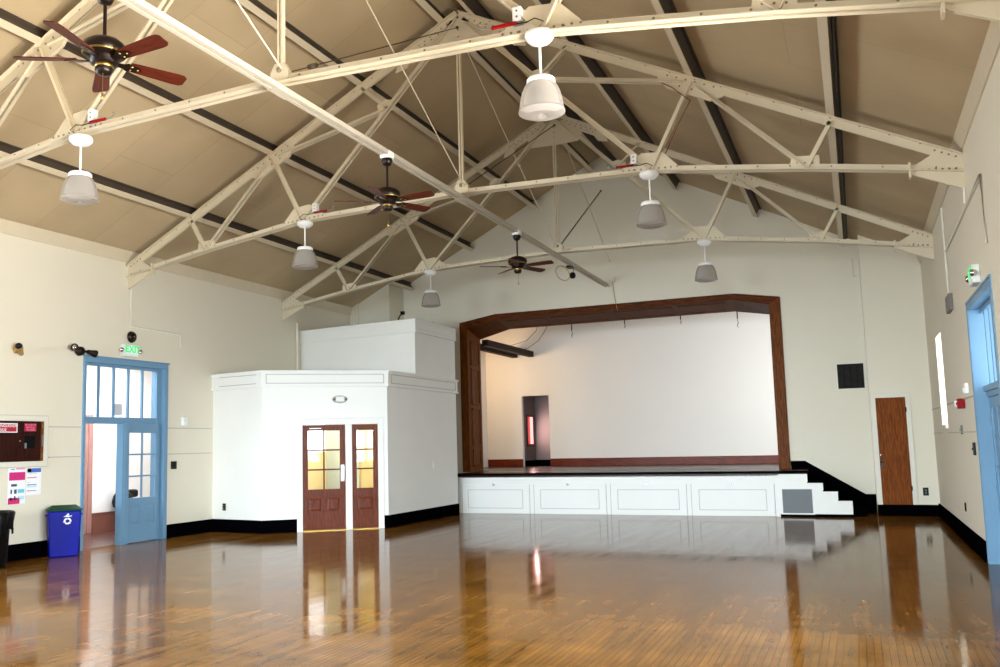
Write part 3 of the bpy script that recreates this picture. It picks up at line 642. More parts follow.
# hooks under the header
for i, (x, zz, lb) in enumerate([(-1.27, 0.36, 'leftmost hanging curtain hook under the stage header'), (0.20, 0.2, 'second hanging curtain hook from the left under the stage header'), (1.68, 0.2, 'third hanging curtain hook from the left under the stage header'), (3.10, 0.40, 'rightmost hanging curtain hook under the stage header')]):
    b = B().tube([(0, 0, 0.08), (0, 0, -zz*0.45)], 0.014, 6).tube([(0.0, 0, -zz*0.5), (0.02, 0, -zz*0.7), (-0.01, 0, -zz*0.85), (0.01, 0, -zz)], 0.011, 6).box(-0.03, 0.03, -0.015, 0.015, 0.02, 0.06)
    tag(obj('curtain_hook', b, 'blackp'), lb, 'hook', 'curtain hooks under the stage header').location = (x, DP+0.06, 4.95)
# dark beams in the stage wing with cables
for x, lb in ((-3.89, 'dark wooden beam high in the stage, the one nearer the middle'), (-4.45, 'dark wooden beam high in the stage, the one farther left')):
    tag(obj('stage_beam', B().box(x-0.09, x+0.09, 1.0, 5.0, 4.55, 4.73), 'darkbeam', bevel=0.005), lb, 'beam', 'dark beams in the stage')
tag(obj('stage_cable', B().tube([(-4.35, 3.2, 4.73), (-4.1, 3.6, 4.8), (-3.75, 4.2, 5.0), (-3.55, 4.6, 5.35), (-3.5, 4.9, 5.8)], 0.008, 6), 'blackp'), 'thin dark cable curving up from the stage beams, left one', 'cable')
tag(obj('stage_cable', B().tube([(-3.98, 4.4, 4.73), (-3.8, 4.5, 4.8), (-3.5, 4.7, 5.05), (-3.28, 4.85, 5.45), (-3.2, 4.95, 5.9)], 0.009, 6), 'blackp'), 'thin dark cable curving up from the stage beams, right one', 'cable')

# ================================================================== ROOF: trusses, purlins, beam, rods
NS = Vector((0, 1, 0))
def member(b, p, q, h, wdt, t=0.012, gap=0.022, up_flange=False, ext=0.0):
    """pair of angles back to back in the truss plane (x,z); vertical legs h deep centred on the line, flanges wdt wide"""
    p = Vector((p[0], 0, p[1])); q = Vector((q[0], 0, q[1])); d = (q-p).normalized(); p = p-d*ext; q = q+d*ext
    nn = Vector((-d.z, 0, d.x))
    if nn.z < 0: nn = -nn
    for s in (-1, 1):
        b.obox(p, q, NS, nn, s*gap/2, s*(gap/2+t), -h/2, h/2)
        if up_flange: b.obox(p, q, NS, nn, s*gap/2, s*(gap/2+wdt), h/2-t, h/2)
        else: b.obox(p, q, NS, nn, s*gap/2, s*(gap/2+wdt), -h/2, -h/2+t)
    return b
def rivets(b, p, q, nr, y, r=0.014, m=1):
    p = Vector((p[0], 0, p[1])); q = Vector((q[0], 0, q[1]))
    for i in range(nr):
        c = p.lerp(q, (i+0.5)/nr); b.lathe([(0.0, y-0.009), (r*0.7, y-0.008), (r, y)], (c.x, 0, c.z), 6, m, axis='y')
HL = (R, 5.2); JS = (5.29, 5.516); JL = (3.117, 5.812); JC = (0.0, 5.894)
P1 = (5.637, ztop(5.637)-0.02); P2 = (3.761, ztop(3.761)-0.02); P3 = (1.872, ztop(1.872)-0.02); AP = (0.0, ZA-0.02)
TH = (R, ztop(R)-0.02)
MJ = ((JL[0]+AP[0])/2+0.02, (JL[1]+AP[1])/2+0.10)
MJ = (JL[0]+(AP[0]-JL[0])*0.56, JL[1]+(AP[1]-JL[1])*0.56)
ZB = 5.1
def mk_truss():
    t = thing('roof_truss', '', 'roof truss', (0, 0, ZB), group='riveted roof trusses')
    def F(b): # shift into local
        b.v = [(x, y, z-ZB) for x, y, z in b.v]; return b
    for s in (-1, 1):
        X = lambda p: (s*p[0], p[1])
        b = member(B(), X(TH), X(AP), 0.118, 0.08, up_flange=True)
        rivets(b, X((R-0.3, ztop(R-0.3)+0.03)), X((0.4, ztop(0.4)+0.03)), 18, -0.023, m=1)
        obj('top_chord', F(b), ['cream', 'rivet'], t)
        b = B()
        for a, c in ((HL, JS), (JS, JL), (JL, JC)): member(b, X(a), X(c), 0.088, 0.075)
        for a, c, k in ((HL, JS, 3), (JS, JL, 5), (JL, JC, 6)): rivets(b, X((a[0], a[1]+0.015)), X((c[0], c[1]+0.015)), k, -0.023, m=1)
        obj('bottom_chord', F(b), ['cream', 'rivet'], t)
        for a, c in ((JS, P1), (JL, P2)): obj('strut', F(member(B(), X(a), X(c), 0.065, 0.05)), 'cream', t)
        for a, c in ((MJ, P3),): obj('strut', F(member(B(), X(a), X(c), 0.055, 0.045)), 'cream', t)
        for a, c, h in ((JS, P2, 0.06), (JL, AP, 0.075), (MJ, P2, 0.06)): 
            q = Vector(c)+(Vector(a)-Vector(c)).normalized()*0.12
            obj('diagonal', F(member(B(), X(a), X(tuple(q)), h, 0.055)), 'cream', t)
        # gussets
        g = B().prism([X(p) for p in ((R, 4.93), (R-0.60, 5.205), (R-0.64, 5.29), (R-0.34, 5.46), (R, 5.32))], 'y', -0.024, 0.024)
        rivets(g, X((R-0.05, 5.215)), X((R-0.60, 5.265)), 7, -0.025, 0.018, 1); rivets(g, X((R-0.04, 5.36)), X((R-0.36, 5.52)), 4, -0.025, 0.016, 1)
        g.prism([X(p) for p in ((R-0.62, 5.17), (R-0.645, 5.17), (R-0.645, 5.37), (R-0.62, 5.37))], 'y', -0.07, 0.07)
        obj('gusset_plate', F(g), ['cream', 'rivet'], t)
        g = B().prism([X(p) for p in ((5.46, 5.46), (5.46, 5.66), (5.10, 5.69), (5.06, 5.52))], 'y', -0.024, 0.024); rivets(g, X((5.42, 5.55)), X((5.12, 5.6)), 3, -0.025, 0.014, 1)
        obj('gusset_plate', F(g), ['cream', 'rivet'], t)
        g = B().prism([X(p) for p in ((3.62, 5.70), (3.30, 6.05), (2.98, 6.08), (2.58, 5.80))], 'y', -0.011, 0.011)
        g.prism([X(p) for p in ((3.62, 5.745), (3.25, 5.88), (2.98, 5.89), (2.58, 5.83))], 'y', -0.024, 0.024)
        rivets(g, X((3.55, 5.79)), X((2.65, 5.845)), 10, -0.025, 0.015, 1)
        obj('gusset_plate', F(g), ['cream', 'rivet'], t)
        u = Vector((-(R), 0, (ZA-ZT))).normalized(); nrm = Vector((-u.z, 0, u.x)); 
        if nrm.z > 0: nrm = -nrm
        c = Vector((P2[0], 0, P2[1])); pts = [c-u*0.55-nrm*0.06, c+u*0.5-nrm*0.06, c+u*0.5+nrm*0.08, c+u*0.3+nrm*0.19, c-u*0.4+nrm*0.19, c-u*0.55+nrm*0.08]
        g = B().prism([X((p.x, p.z)) for p in pts], 'y', -0.026, 0.026); rivets(g, X((P2[0]+0.4, P2[1]-0.18)), X((P2[0]-0.4, P2[1]+0.19)), 6, -0.027, 0.016, 1); rivets(g, X((P2[0]+0.28, P2[1]-0.26)), X((P2[0]-0.25, P2[1]+0.0)), 3, -0.027, 0.016, 1)
        obj('gusset_plate', F(g), ['cream', 'rivet'], t)
        g = B().prism([X(p) for p in ((MJ[0]+0.14, MJ[1]-0.16), (MJ[0]+0.2, MJ[1]+0.08), (MJ[0]+0.04, MJ[1]+0.16), (MJ[0]-0.12, MJ[1]+0.13))], 'y', -0.02, 0.02)
        obj('gusset_plate', F(g), 'cream', t)
    g = B()
    for s in (-1, 1):
        g.prism([(0, ZA-0.06), (s*1.15, ztop(1.15)-0.06), (s*1.2, ztop(1.2)-0.2), (s*0.98, ztop(0.98)-0.26), (s*0.9, ztop(0.9)-0.17), (s*0.62, ztop(0.62)-0.17), (s*0.55, 8.30), (0, 8.28)], 'y', -0.012, 0.012)
        rivets(g, (s*1.1, ztop(1.1)-0.04), (s*0.15, ztop(0.15)-0.04), 9, -0.024, 0.015, 1)
        rivets(g, (s*0.95, ztop(0.95)-0.10), (s*0.3, ztop(0.3)-0.10), 5, -0.024, 0.015, 1)
    rivets(g, (0, 8.75), (0, 8.4), 3, -0.014, 0.014, 1)
    obj('apex_plate', F(g), ['cream', 'rivet'], t)
    obj('hanger_rod', F(B().box(-0.035, -0.010, -0.03, 0.03, JC[1]+0.05, 8.35).box(0.010, 0.035, -0.03, 0.03, JC[1]+0.05, 8.35)), 'cream', t)
    g = B().prism([(-0.12, 5.86), (-0.12, 5.98), (-0.06, 6.08), (0.06, 6.08), (0.12, 5.98), (0.12, 5.86)], 'y', -0.04, 0.04)
    g.lathe([(0.0, -0.06), (0.03, -0.058), (0.035, -0.04)], (0.0, 0, 6.0), 8, 1, axis='y')
    obj('hanger_bracket', F(g), ['cream', 'rivet'], t)
    return t
TY = [-14.5, -9.395, -4.18]
tr0 = mk_truss(); tr0.location = (0, TY[0], ZB)
TN = ['nearest of the cream riveted roof trusses, cut off by the top of the photo', 'middle cream riveted roof truss, its left heel above the blue double doorway', 'farthest cream riveted roof truss, nearest the stage wall']
tr0['label'] = TN[0]
dup(tr0, (0, TY[1], ZB), TN[1]); dup(tr0, (0, TY[2], ZB), TN[2])
# purlins
def mk_purlin(x, s, label, cond=False):
    t = thing('roof_purlin', label, 'roof beam', (s*x, YR/2, ztop(x)+0.045), group='roof purlins under the boards')
    dn = Vector((s*math.cos(SLA), 0, -math.sin(SLA))); nn = Vector((s*math.sin(SLA), 0, math.cos(SLA)))
    p, q = Vector((0, YR/2+0.05, 0)), Vector((0, -YR/2-0.02, 0))
    b = B().obox(p, q, dn, nn, -0.055, 0.055, 0.0, 0.014); obj('bottom_flange', b, 'cream', t)
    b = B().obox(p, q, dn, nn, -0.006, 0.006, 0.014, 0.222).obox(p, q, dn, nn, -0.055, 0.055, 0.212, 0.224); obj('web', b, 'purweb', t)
    if cond: obj('conduit', B().tube([p+dn*0.075+nn*0.08, q+dn*0.075+nn*0.08], 0.016, 6), 'blackp', t)
    return t
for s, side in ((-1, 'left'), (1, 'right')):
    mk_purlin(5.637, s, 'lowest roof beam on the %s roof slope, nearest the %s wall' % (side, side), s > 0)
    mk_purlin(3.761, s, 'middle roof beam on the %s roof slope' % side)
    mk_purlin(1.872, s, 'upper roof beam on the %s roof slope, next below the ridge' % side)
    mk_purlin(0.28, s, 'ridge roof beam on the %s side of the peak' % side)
# long centre beam under the trusses
cbx = B(); zc = 5.80
for s in (-1, 1): cbx.box(s*0.014, s*0.026, YR+0.1, 0.0, zc-0.045, zc+0.03); cbx.box(s*0.014, s*0.065, YR+0.1, 0.0, zc-0.057, zc-0.045)
cbt = thing('centre_beam', 'long pale steel beam running under the trusses to the stage wall', 'beam', (0, -13, zc))
obj('beam_angles', cbx, 'beam', cbt, world=True)
for y in TY: obj('splice_plate', B().box(-0.07, 0.07, y-0.16, y+0.16, zc-0.067, zc-0.057), 'beam', cbt, world=True)
# sway rods
def rod(p, q, label, r=0.009, mt='cream', tb=None):
    t = thing('sway_rod', label, 'rod', tuple((Vector(p)+Vector(q))/2), group='thin sway rods between the trusses')
    obj('rod', B().tube([p, q], r, 6), mt, t, world=True)
    P, Q = Vector(p), Vector(q)
    if tb:
        a = P.lerp(Q, tb); d = (Q-P).normalized()*0.09; sd = d.cross(Vector((1, 0, 0))).normalized()*0.022
        obj('turnbuckle', B().tube([a-d+sd, a+d+sd], 0.009, 6).tube([a-d-sd, a+d-sd], 0.009, 6).tube([a-d*1.1, a-d*0.9], 0.028, 8).tube([a+d*0.9, a+d*1.1], 0.028, 8), mt, t, world=True)
    for e_ in (P, Q): obj('clevis', B().ball(e_, 0.028, 8), mt, t, world=True)
zc2, za2 = 5.99, 8.72
rod((0.03, -19.6, za2), (0.03, TY[0], zc2), 'thin pale sway rod reaching the nearest truss from above', 0.011, 'cream', 0.72)
rod((0.0, TY[0]+0.05, zc2), (0.0, TY[1]-0.05, za2), 'dark sway rod with turnbuckle rising from nearest truss to middle peak', 0.009, 'rust', 0.12)
rod((0.05, TY[0]+0.05, za2), (0.05, TY[1]-0.05, zc2), 'pale sway rod falling to the middle truss beside its hanger', 0.011, 'cream')
rod((-0.03, TY[1]+0.05, za2), (-0.03, TY[2]-0.05, zc2), 'pale sway rod falling to the farthest truss from the middle peak', 0.010, 'cream', 0.55)
rod((0.03, TY[1]+0.05, zc2), (0.03, TY[2]-0.05, za2), 'dark sway rod rising from middle truss to the farthest peak', 0.009, 'rust')
rod((0.1, TY[2]+0.05, za2), (0.1, -0.02, 6.42), 'pale sway rod falling from farthest peak to the stage wall', 0.010, 'cream')
rod((0.0, TY[2]+0.05, zc2), (-0.06, -0.02, 8.32), 'dark sway rod rising from farthest truss to the stage wall', 0.014, 'rust')

# ================================================================== PENDANT LIGHTS
def mk_pendant(label):
    t = thing('pendant_light', label, 'pendant light', (0, 0, 0), group='white dome pendant lights')
    obj('canopy', B().lathe([(0.0, 0.0), (0.138, 0.0), (0.145, -0.03), (0.138, -0.06), (0.10, -0.10), (0.04, -0.112), (0.0, -0.112)], n=32), 'pwhite', t)
    obj('stem', B().tube([(0, 0, -0.11), (0, 0, -0.48)], 0.013, 12), 'pwhite', t)
    obj('cap', B().lathe([(0.0, -0.455), (0.05, -0.458), (0.125, -0.468), (0.140, -0.485), (0.142, -0.53), (0.0, -0.53)], n=32), 'pwhite', t)
    sh = B().lathe([(0.138, -0.525), (0.165, -0.56), (0.190, -0.62), (0.208, -0.70), (0.219, -0.78), (0.224, -0.80), (0.228, -0.803), (0.228, -0.818), (0.218, -0.822)], n=48)
    so = obj('shade', sh, 'acrylic', t)
    obj('bottom_lens', B().lathe([(0.219, -0.820), (0.17, -0.842), (0.09, -0.856), (0.0, -0.815)], n=48), 'acrylic', so)
    return t
ZL = 5.775
PL = [((-3.03, TY[0]-0.02), 'white pendant light under the nearest truss, far left'), ((3.08, TY[0]-0.02), 'large-looking white pendant light under the nearest truss, top centre'),
      ((-3.08, TY[1]), 'white pendant light under the left half of the middle truss'), ((3.08, TY[1]), 'white pendant light under the right half of the middle truss'),
      ((-3.10, TY[2]), 'white pendant light under the farthest truss, above the corner enclosure'), ((3.10, TY[2]), 'white pendant light under the farthest truss, right of the stage middle')]
p0 = mk_pendant(PL[0][1]); p0.location = (*PL[0][0], ZL-0.05)
for (x, y), lb in PL[1:]: dup(p0, (x, y, ZL), lb)
# outlet box with red cord sleeve beside each pendant
def mk_box(label, near=True):
    t = thing('junction_box', label, 'junction box', (0, 0, 0), group='junction boxes on the trusses')
    o = obj('box', B().box(-0.045, 0.045, -0.06, 0.03, 0.055, 0.205), 'pwhite', t, bevel=0.006)
    obj('socket', B().lathe([(0.0, -0.063), (0.012, -0.062), (0.012, -0.06)], (0, 0, 0.16), 8, axis='y').lathe([(0.0, -0.063), (0.012, -0.062), (0.012, -0.06)], (0, 0, 0.10), 8, axis='y'), 'grey', o)
    obj('bracket', B().box(-0.05, 0.05, -0.04, 0.03, 0.03, 0.055), 'steel', t)
    sg = 1 if near else -1
    obj('red_sleeve', B().box(0.0, 0.27*sg, -0.08, -0.048, 0.015, 0.047), 'red', t, bevel=0.008)
    obj('cord', B().tube([(0.27*sg, -0.06, 0.03), (0.36*sg, -0.06, 0.04), (0.41*sg, -0.06, 0.08), (0.40*sg, -0.06, 0.11), (0.37*sg, -0.06, 0.09)], 0.006, 6), 'steel', t)
    obj('lamp_cord', B().tube([(0.0, -0.05, 0.03), (-0.10*sg, -0.07, 0.01), (-0.20*sg, -0.1, 0.02), (-0.29*sg, -0.1, -0.03), (-0.23*sg, -0.08, -0.08)], 0.006, 6), 'blackp', t)
    return t
jl = mk_box('white junction box with red sleeve above the far-left pendant light'); jl.location = (-2.82, TY[0]-0.02, 5.83)
jr = mk_box('white junction box with red sleeve above the top-centre pendant light', False); jr.location = (2.87, TY[0]-0.02, 5.87)
dup(jl, (-2.83, TY[1]-0.02, 5.86), 'white junction box with red sleeve left on the middle truss'); dup(jr, (2.87, TY[1]-0.02, 5.86), 'white junction box with red sleeve right on the middle truss')
# ================================================================== CEILING FANS
def mk_fan(label):
    t = thing('ceiling_fan', label, 'ceiling fan', (0, 0, 0), group='five-blade ceiling fans')
    obj('mount_box', B().box(-0.075, 0.075, -0.075, 0.075, -0.02, 0.08), 'pwhite', t, bevel=0.01)
    obj('canopy', B().lathe([(0.0, -0.02), (0.075, -0.02), (0.078, -0.06), (0.055, -0.11), (0.02, -0.125), (0.0, -0.125)], n=24), 'bronze', t)
    obj('down_rod', B().tube([(0, 0, -0.11), (0, 0, -0.44)], 0.016, 12), 'bronze', t)
    mo = obj('motor', B().lathe([(0.0, -0.42), (0.045, -0.425), (0.13, -0.455), (0.172, -0.49), (0.182, -0.53), (0.175, -0.575), (0.14, -0.60), (0.115, -0.615), (0.115, -0.66), (0.075, -0.67), (0.0, -0.675)], n=40), 'bronze', t)
    obj('brass_ring', B().lathe([(0.176, -0.565), (0.184, -0.572), (0.172, -0.582)], n=40), 'brass', mo)
    obj('brass_collar', B().lathe([(0.076, -0.672), (0.08, -0.685), (0.07, -0.70), (0.05, -0.70)], n=32), 'brass', mo)
    obj('switch_cup', B().lathe([(0.07, -0.665), (0.075, -0.72), (0.055, -0.755), (0.0, -0.765)], n=24), 'bronze', t)
    pc = B().tube([(0.02, -0.03, -0.75), (0.02, -0.03, -0.92)], 0.003, 5).lathe([(0.0, -0.99), (0.012, -0.97), (0.008, -0.93), (0.0, -0.92)], (0.02, -0.03, 0), 10)
    obj('pull_chain', pc, 'brass', t)
    for k in range(5):
        a = math.radians(-150+72*k); R_ = Matrix.Rotation(a, 4, 'Z') @ Matrix.Rotation(math.radians(-14), 4, 'X')
        b = B(); pr = [(0.22, 0.055), (0.30, 0.062), (0.50, 0.070), (0.64, 0.076), (0.70, 0.072), (0.73, 0.05)]
        poly = [(x, wv) for x, wv in pr]+[(x, -wv) for x, wv in pr[::-1]]
        b.prism(poly, 'z', -0.005, 0.005); bl_ = obj('blade', b, 'blade', t); bl_.matrix_local = Matrix.Translation((0, 0, -0.625)) @ R_
        ib_ = B().prism([(0.10, 0.02), (0.17, 0.028), (0.20, 0.05), (0.29, 0.035), (0.33, 0.0), (0.29, -0.035), (0.20, -0.05), (0.17, -0.028), (0.10, -0.02)], 'z', -0.016, -0.006)
        for (px_, py_) in ((0.235, 0.025), (0.235, -0.025), (0.295, 0.0)): ib_.lathe([(0.0, -0.022), (0.009, -0.02), (0.01, -0.016)], (px_, py_, 0), 8, 1)
        obj('blade_iron', ib_, ['bronze', 'brass'], bl_)
    return t
ZF = 5.72
f0 = mk_fan('nearest dark ceiling fan with wooden blades, upper left'); f0.location = (0, -17.1, ZF)
dup(f0, (0, -12.0, ZF), 'dark ceiling fan between the nearest and middle trusses'); dup(f0, (0, -6.81, ZF), 'farthest dark ceiling fan, in front of the stage wall')

# ================================================================== WALL ITEMS (local x right, -y out)
def wthing(name, label, cat, side, u, z, group=None):
    loc, rz = {'L': ((-R, u, z), PI/2), 'R': ((R, u, z), -PI/2), 'B': ((u, 0, z), 0)}[side]
    return thing(name, label, cat, loc, rz, group)
# exit sign left
def exit_sign(label, side, u, z, lampleft=True):
    t = wthing('exit_sign', label, 'exit sign', side, u, z)
    obj('housing', B().box(-0.19, 0.19, -0.09, 0, -0.115, 0.115), 'pwhite', t, bevel=0.012)
    obj('face', B().box(-0.12, 0.185, -0.094, -0.088, -0.06, 0.105), 'exitf', t)
    text('lettering', 'EXIT', 0.19, 'exitg', t, (0.035, -0.096, 0.022), bold=0.005)
    for s in (-1, 1):
        b = B().tube([(s*0.19, -0.04, 0.02), (s*0.225, -0.05, 0.0)], 0.014, 8)
        b.lathe([(0.0, -0.12), (0.035, -0.115), (0.048, -0.09), (0.035, -0.05), (0.0, -0.04)], (s*0.245, 0, 0.0), 16, axis='y'); obj('lamp_head', b, 'chrome', t)
    return t
exit_sign('green lettered exit sign above the left blue doorway', 'L', -9.38, 3.71)
exit_sign('exit sign with lamp seen edge-on above the right blue doorway', 'R', -9.88, 3.70)
# bell
t = wthing('alarm_bell', 'round dark bell on the left wall above the exit sign', 'bell', 'L', -9.32, 3.99)
obj('gong', B().lathe([(0.0, -0.10), (0.06, -0.095), (0.10, -0.07), (0.115, -0.03)], n=24, axis='y'), 'bronze', t)
obj('back_box', B().lathe([(0.0, -0.035), (0.07, -0.035), (0.07, 0.0)], n=16, axis='y'), 'bronze', t); obj('centre_nut', B().ball((0, -0.10, 0), 0.015, 8), 'brass', t)
# twin floodlight
t = wthing('twin_floodlight', 'dark brown twin floodlight on the left wall by the doorway corner', 'floodlight', 'L', -10.61, 3.60)
obj('base', B().lathe([(0.0, -0.11), (0.08, -0.10), (0.09, -0.03), (0.07, 0.0)], (0.0, 0, 0), 18, axis='y'), 'bronze', t)
def spot(parent, name, p, d, mt, L=0.17):
    p, d = Vector(p), Vector(d).normalized(); b = B().tube([p, p+d*L*0.4, p+d*L*0.75, p+d*L], [0.035, 0.045, 0.065, 0.068], 14)
    o = obj(name, b, mt, parent); return o
obj('arm', B().tube([(0, -0.06, 0), (0.12, -0.09, 0.0), (0.2, -0.1, -0.01)], 0.018, 8).tube([(0, -0.06, 0), (-0.12, -0.09, 0.02)], 0.018, 8), 'bronze', t)
spot(t, 'lamp_head', (0.14, -0.10, 0.0), (1, -0.2, -0.2), 'bronze'); h = spot(t, 'lamp_head', (-0.10, -0.10, 0.02), (-0.9, -0.5, 0.15), 'bronze')
obj('lens', B().ball((-0.235, -0.18, 0.04), 0.05, 10), 'chrome', h)
t = wthing('spotlight', 'single tan spotlight on the left wall above the dark cabinet', 'spotlight', 'L', -11.93, 3.50)
obj('base', B().lathe([(0.0, -0.05), (0.05, -0.045), (0.055, 0.0)], n=16, axis='y'), 'gold', t)
h = spot(t, 'lamp_head', (0.07, -0.06, -0.06), (-0.75, -0.5, 0.55), 'gold', 0.22)
obj('lens', B().ball((-0.085, -0.17, 0.055), 0.058, 12), 'blackp', h)
# conduits
def conduit(label, pts, r=0.018, mt='trim'):
    return tag(obj('conduit', B().tube(pts, r, 8), mt), label, 'conduit')
conduit('pale conduit stepping down the left wall below the middle truss', [(-R+0.02, -9.34, 4.95), (-R+0.02, -9.34, 4.20), (-R+0.02, -7.93, 4.18), (-R+0.02, -7.9, 3.92)])
conduit('pale vertical pipe in the corner above the enclosure', [(-R+0.04, -3.62, 3.4), (-R+0.04, -3.62, 4.92)], 0.032, 'wall')
conduit('pale conduit down the right wall to the grey box', [(R-0.02, -6.38, 5.40), (R-0.02, -6.38, 3.95)])
conduit('pale conduit loop high on the right wall by the middle truss', [(R-0.02, -9.42, 4.95), (R-0.02, -9.38, 4.74)])
tag(obj('conduit', B().tube([(R-0.02, -6.50, 4.66), (R-0.02, -9.25, 4.685), (R-0.02, -10.95, 4.70), (R-0.02, -10.95, 3.9)], 0.018, 8), 'trim'), 'pale conduit turning down the right wall near the picture edge', 'conduit')
# sensor, switch, outlets
def plate(name, label, cat, side, u, z, w_, h_, mt, d_=0.02, loc=None, rz=None, knob=None, group=None):
    t = thing(name, label, cat, loc, rz) if loc else wthing(name, label, cat, side, u, z)
    obj('plate', B().box(-w_/2, w_/2, -d_, 0, -h_/2, h_/2), mt, t, bevel=min(0.006, d_*0.3))
    if knob == 'toggle': obj('toggle', B().box(-0.008, 0.008, -d_-0.015, -d_, -0.015, 0.015), mt, t)
    if knob == 'outlet':
        for z_ in (-0.028, 0.028): obj('socket', B().lathe([(0.0, -d_-0.004), (0.016, -d_-0.004), (0.018, -d_)], (0, 0, z_), 12, axis='y'), 'grille' if mt != 'blackp' else 'grey', t)
    if knob == 'dome': obj('lens', B().ball((0, -d_, -h_*0.15), w_*0.3, 10, sz=(1, 0.5, 1)), 'white', t)
    return t
plate('motion_sensor', 'small white motion sensor on the left wall right of the blue doorway', 'sensor', 'L', -7.78, 2.36, 0.13, 0.17, 'pwhite', 0.07, knob='dome')
plate('switch_plate', 'black switch plate right of the left blue doorway', 'switch', 'L', -8.06, 1.46, 0.16, 0.16, 'blackp', 0.02, knob='toggle')
plate('outlet', 'black outlet low on the short left face of the enclosure', 'outlet', None, 0, 0, 0.09, 0.15, 'blackp', 0.015, loc=(-6.83, -6.885, 0.53), rz=math.atan2(-0.24, 1.48), knob='outlet')
plate('switch_plate', 'pale switch plate on the right face of the corner enclosure', 'switch', None, 0, 0, 0.12, 0.17, 'pwhite', 0.015, loc=(-3.65, -3.05, 1.27), rz=PI/2, knob='toggle')
plate('outlet', 'black outlet low right of the narrow brown door', 'outlet', None, 0, 0, 0.11, 0.17, 'blackp', 0.015, loc=(6.95, CHD-0.006, 0.52), rz=0, knob='outlet')
plate('outlet', 'dark outlet low on the right wall before the blue doorway', 'outlet', 'R', -6.05, 0.57, 0.09, 0.14, 'grille', 0.015, knob='outlet')
plate('switch_plate', 'black switch plate beside the right blue doorway', 'switch', 'R', -8.0, 1.52, 0.13, 0.18, 'blackp', 0.03, knob='toggle')
plate('switch_plate', 'small grey switch on the right wall between the trim lines', 'switch', 'R', -6.55, 1.80, 0.05, 0.14, 'grey', 0.03, knob='toggle')
plate('speaker_box', 'brown-grey box at the end of the right wall conduit', 'box', 'R', -6.45, 3.81, 0.58, 0.26, 'grey', 0.06)
plate('thermostat', 'white box on the right wall above the red alarm', 'sensor', 'R', -7.72, 2.39, 0.18, 0.15, 'pwhite', 0.05, knob='dome')
t = wthing('fire_alarm', 'red fire alarm strobe on the right wall', 'fire alarm', 'R', -7.12, 2.19)
obj('housing', B().box(-0.09, 0.09, -0.10, 0, -0.075, 0.075), 'red', t, bevel=0.01); obj('strobe', B().box(-0.10, -0.03, -0.13, -0.06, -0.05, 0.05), 'pwhite', t, bevel=0.01); obj('pull_bar', B().box(0.0, 0.07, -0.115, -0.10, -0.02, 0.02), 'red', t)
# vent on back wall
t = wthing('wall_vent', 'dark square vent grille on the stage wall right of the frame', 'vent', 'B', 5.64, 3.12)
obj('frame', B().box(-0.31, 0.31, -0.02, 0, -0.32, -0.285).box(-0.31, 0.31, -0.02, 0, 0.285, 0.32).box(-0.31, -0.28, -0.02, 0, -0.285, 0.285).box(0.28, 0.31, -0.02, 0, -0.285, 0.285), 'trim', t)
g = B().box(-0.28, 0.28, -0.006, 0, -0.285, 0.285)
for k in range(22): g.box(-0.28, 0.28, -0.018, -0.006, -0.28+k*0.026, -0.270+k*0.026, 1)
for k in range(1, 4): g.box(-0.28+k*0.14-0.006, -0.28+k*0.14+0.006, -0.02, -0.006, -0.285, 0.285)
obj('louvres', g, ['grille', 'grillel'], t)
conduit('short pale conduit on the stage wall near the right corner', [(5.85, -0.02, 5.86), (5.85, -0.02, 5.44), (5.92, -0.02, 5.44)], 0.016)
# cabinet on the left wall
t = wthing('wall_cabinet', 'dark wooden wall cabinet with red signs at the left edge', 'cabinet', 'L', -12.0, 1.97)
obj('surround', B().box(-0.75, 0.75, -0.035, 0, 0.345, 0.43).box(-0.75, 0.75, -0.035, 0, -0.43, -0.345).box(0.665, 0.75, -0.035, 0, -0.345, 0.345).box(-0.75, -0.665, -0.035, 0, -0.345, 0.345), 'trim', t)
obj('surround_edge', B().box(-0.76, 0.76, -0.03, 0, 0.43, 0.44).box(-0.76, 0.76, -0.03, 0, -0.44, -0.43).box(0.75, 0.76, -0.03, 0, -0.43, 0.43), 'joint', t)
obj('carcass', B().box(-0.66, 0.60, -0.03, 0, -0.34, 0.34), 'cabinet', t)
obj('edge_stile', B().box(0.60, 0.66, -0.032, 0, -0.34, 0.34), 'cabedge', t)
dr = obj('cabinet_door', B().box(0.23, 0.595, -0.045, -0.03, -0.33, 0.33), 'cabinet', t, bevel=0.003)
obj('cabinet_door', B().box(-0.65, 0.22, -0.045, -0.03, -0.33, 0.33), 'cabinet', t, bevel=0.003)
obj('viewing_pane', B().box(0.26, 0.47, -0.05, -0.045, -0.12, 0.09), 'grille', dr); obj('card', B().box(0.26, 0.30, -0.052, -0.05, -0.12, -0.03), 'grillef', dr)
for z_ in (0.25, -0.25): obj('hinge', B().box(0.60, 0.635, -0.05, -0.032, z_-0.035, z_+0.035), 'brass', t)
obj('latch', B().box(0.615, 0.65, -0.045, -0.032, -0.09, 0.11), 'steel', t); obj('knob', B().ball((0.16, -0.055, 0.0), 0.018, 8), 'chrome', t)
sg = obj('large_sign', B().box(-0.55, 0.11, -0.05, -0.045, 0.145, 0.30).box(-0.53, 0.09, -0.053, -0.05, 0.16, 0.285, 1), ['paper', 'signred'], t)
text('lettering', 'FIRE EXTINGUISHER\nINSIDE', 0.066, 'paper', sg, (-0.20, -0.054, 0.222), ex=0.001)
sg = obj('small_sign', B().box(0.25, 0.49, -0.05, -0.045, 0.165, 0.30), 'signred', t)
text('lettering', 'IN CASE OF\nFIRE PULL\nTO OPEN', 0.042, 'pinkp', sg, (0.37, -0.051, 0.232), ex=0.001)
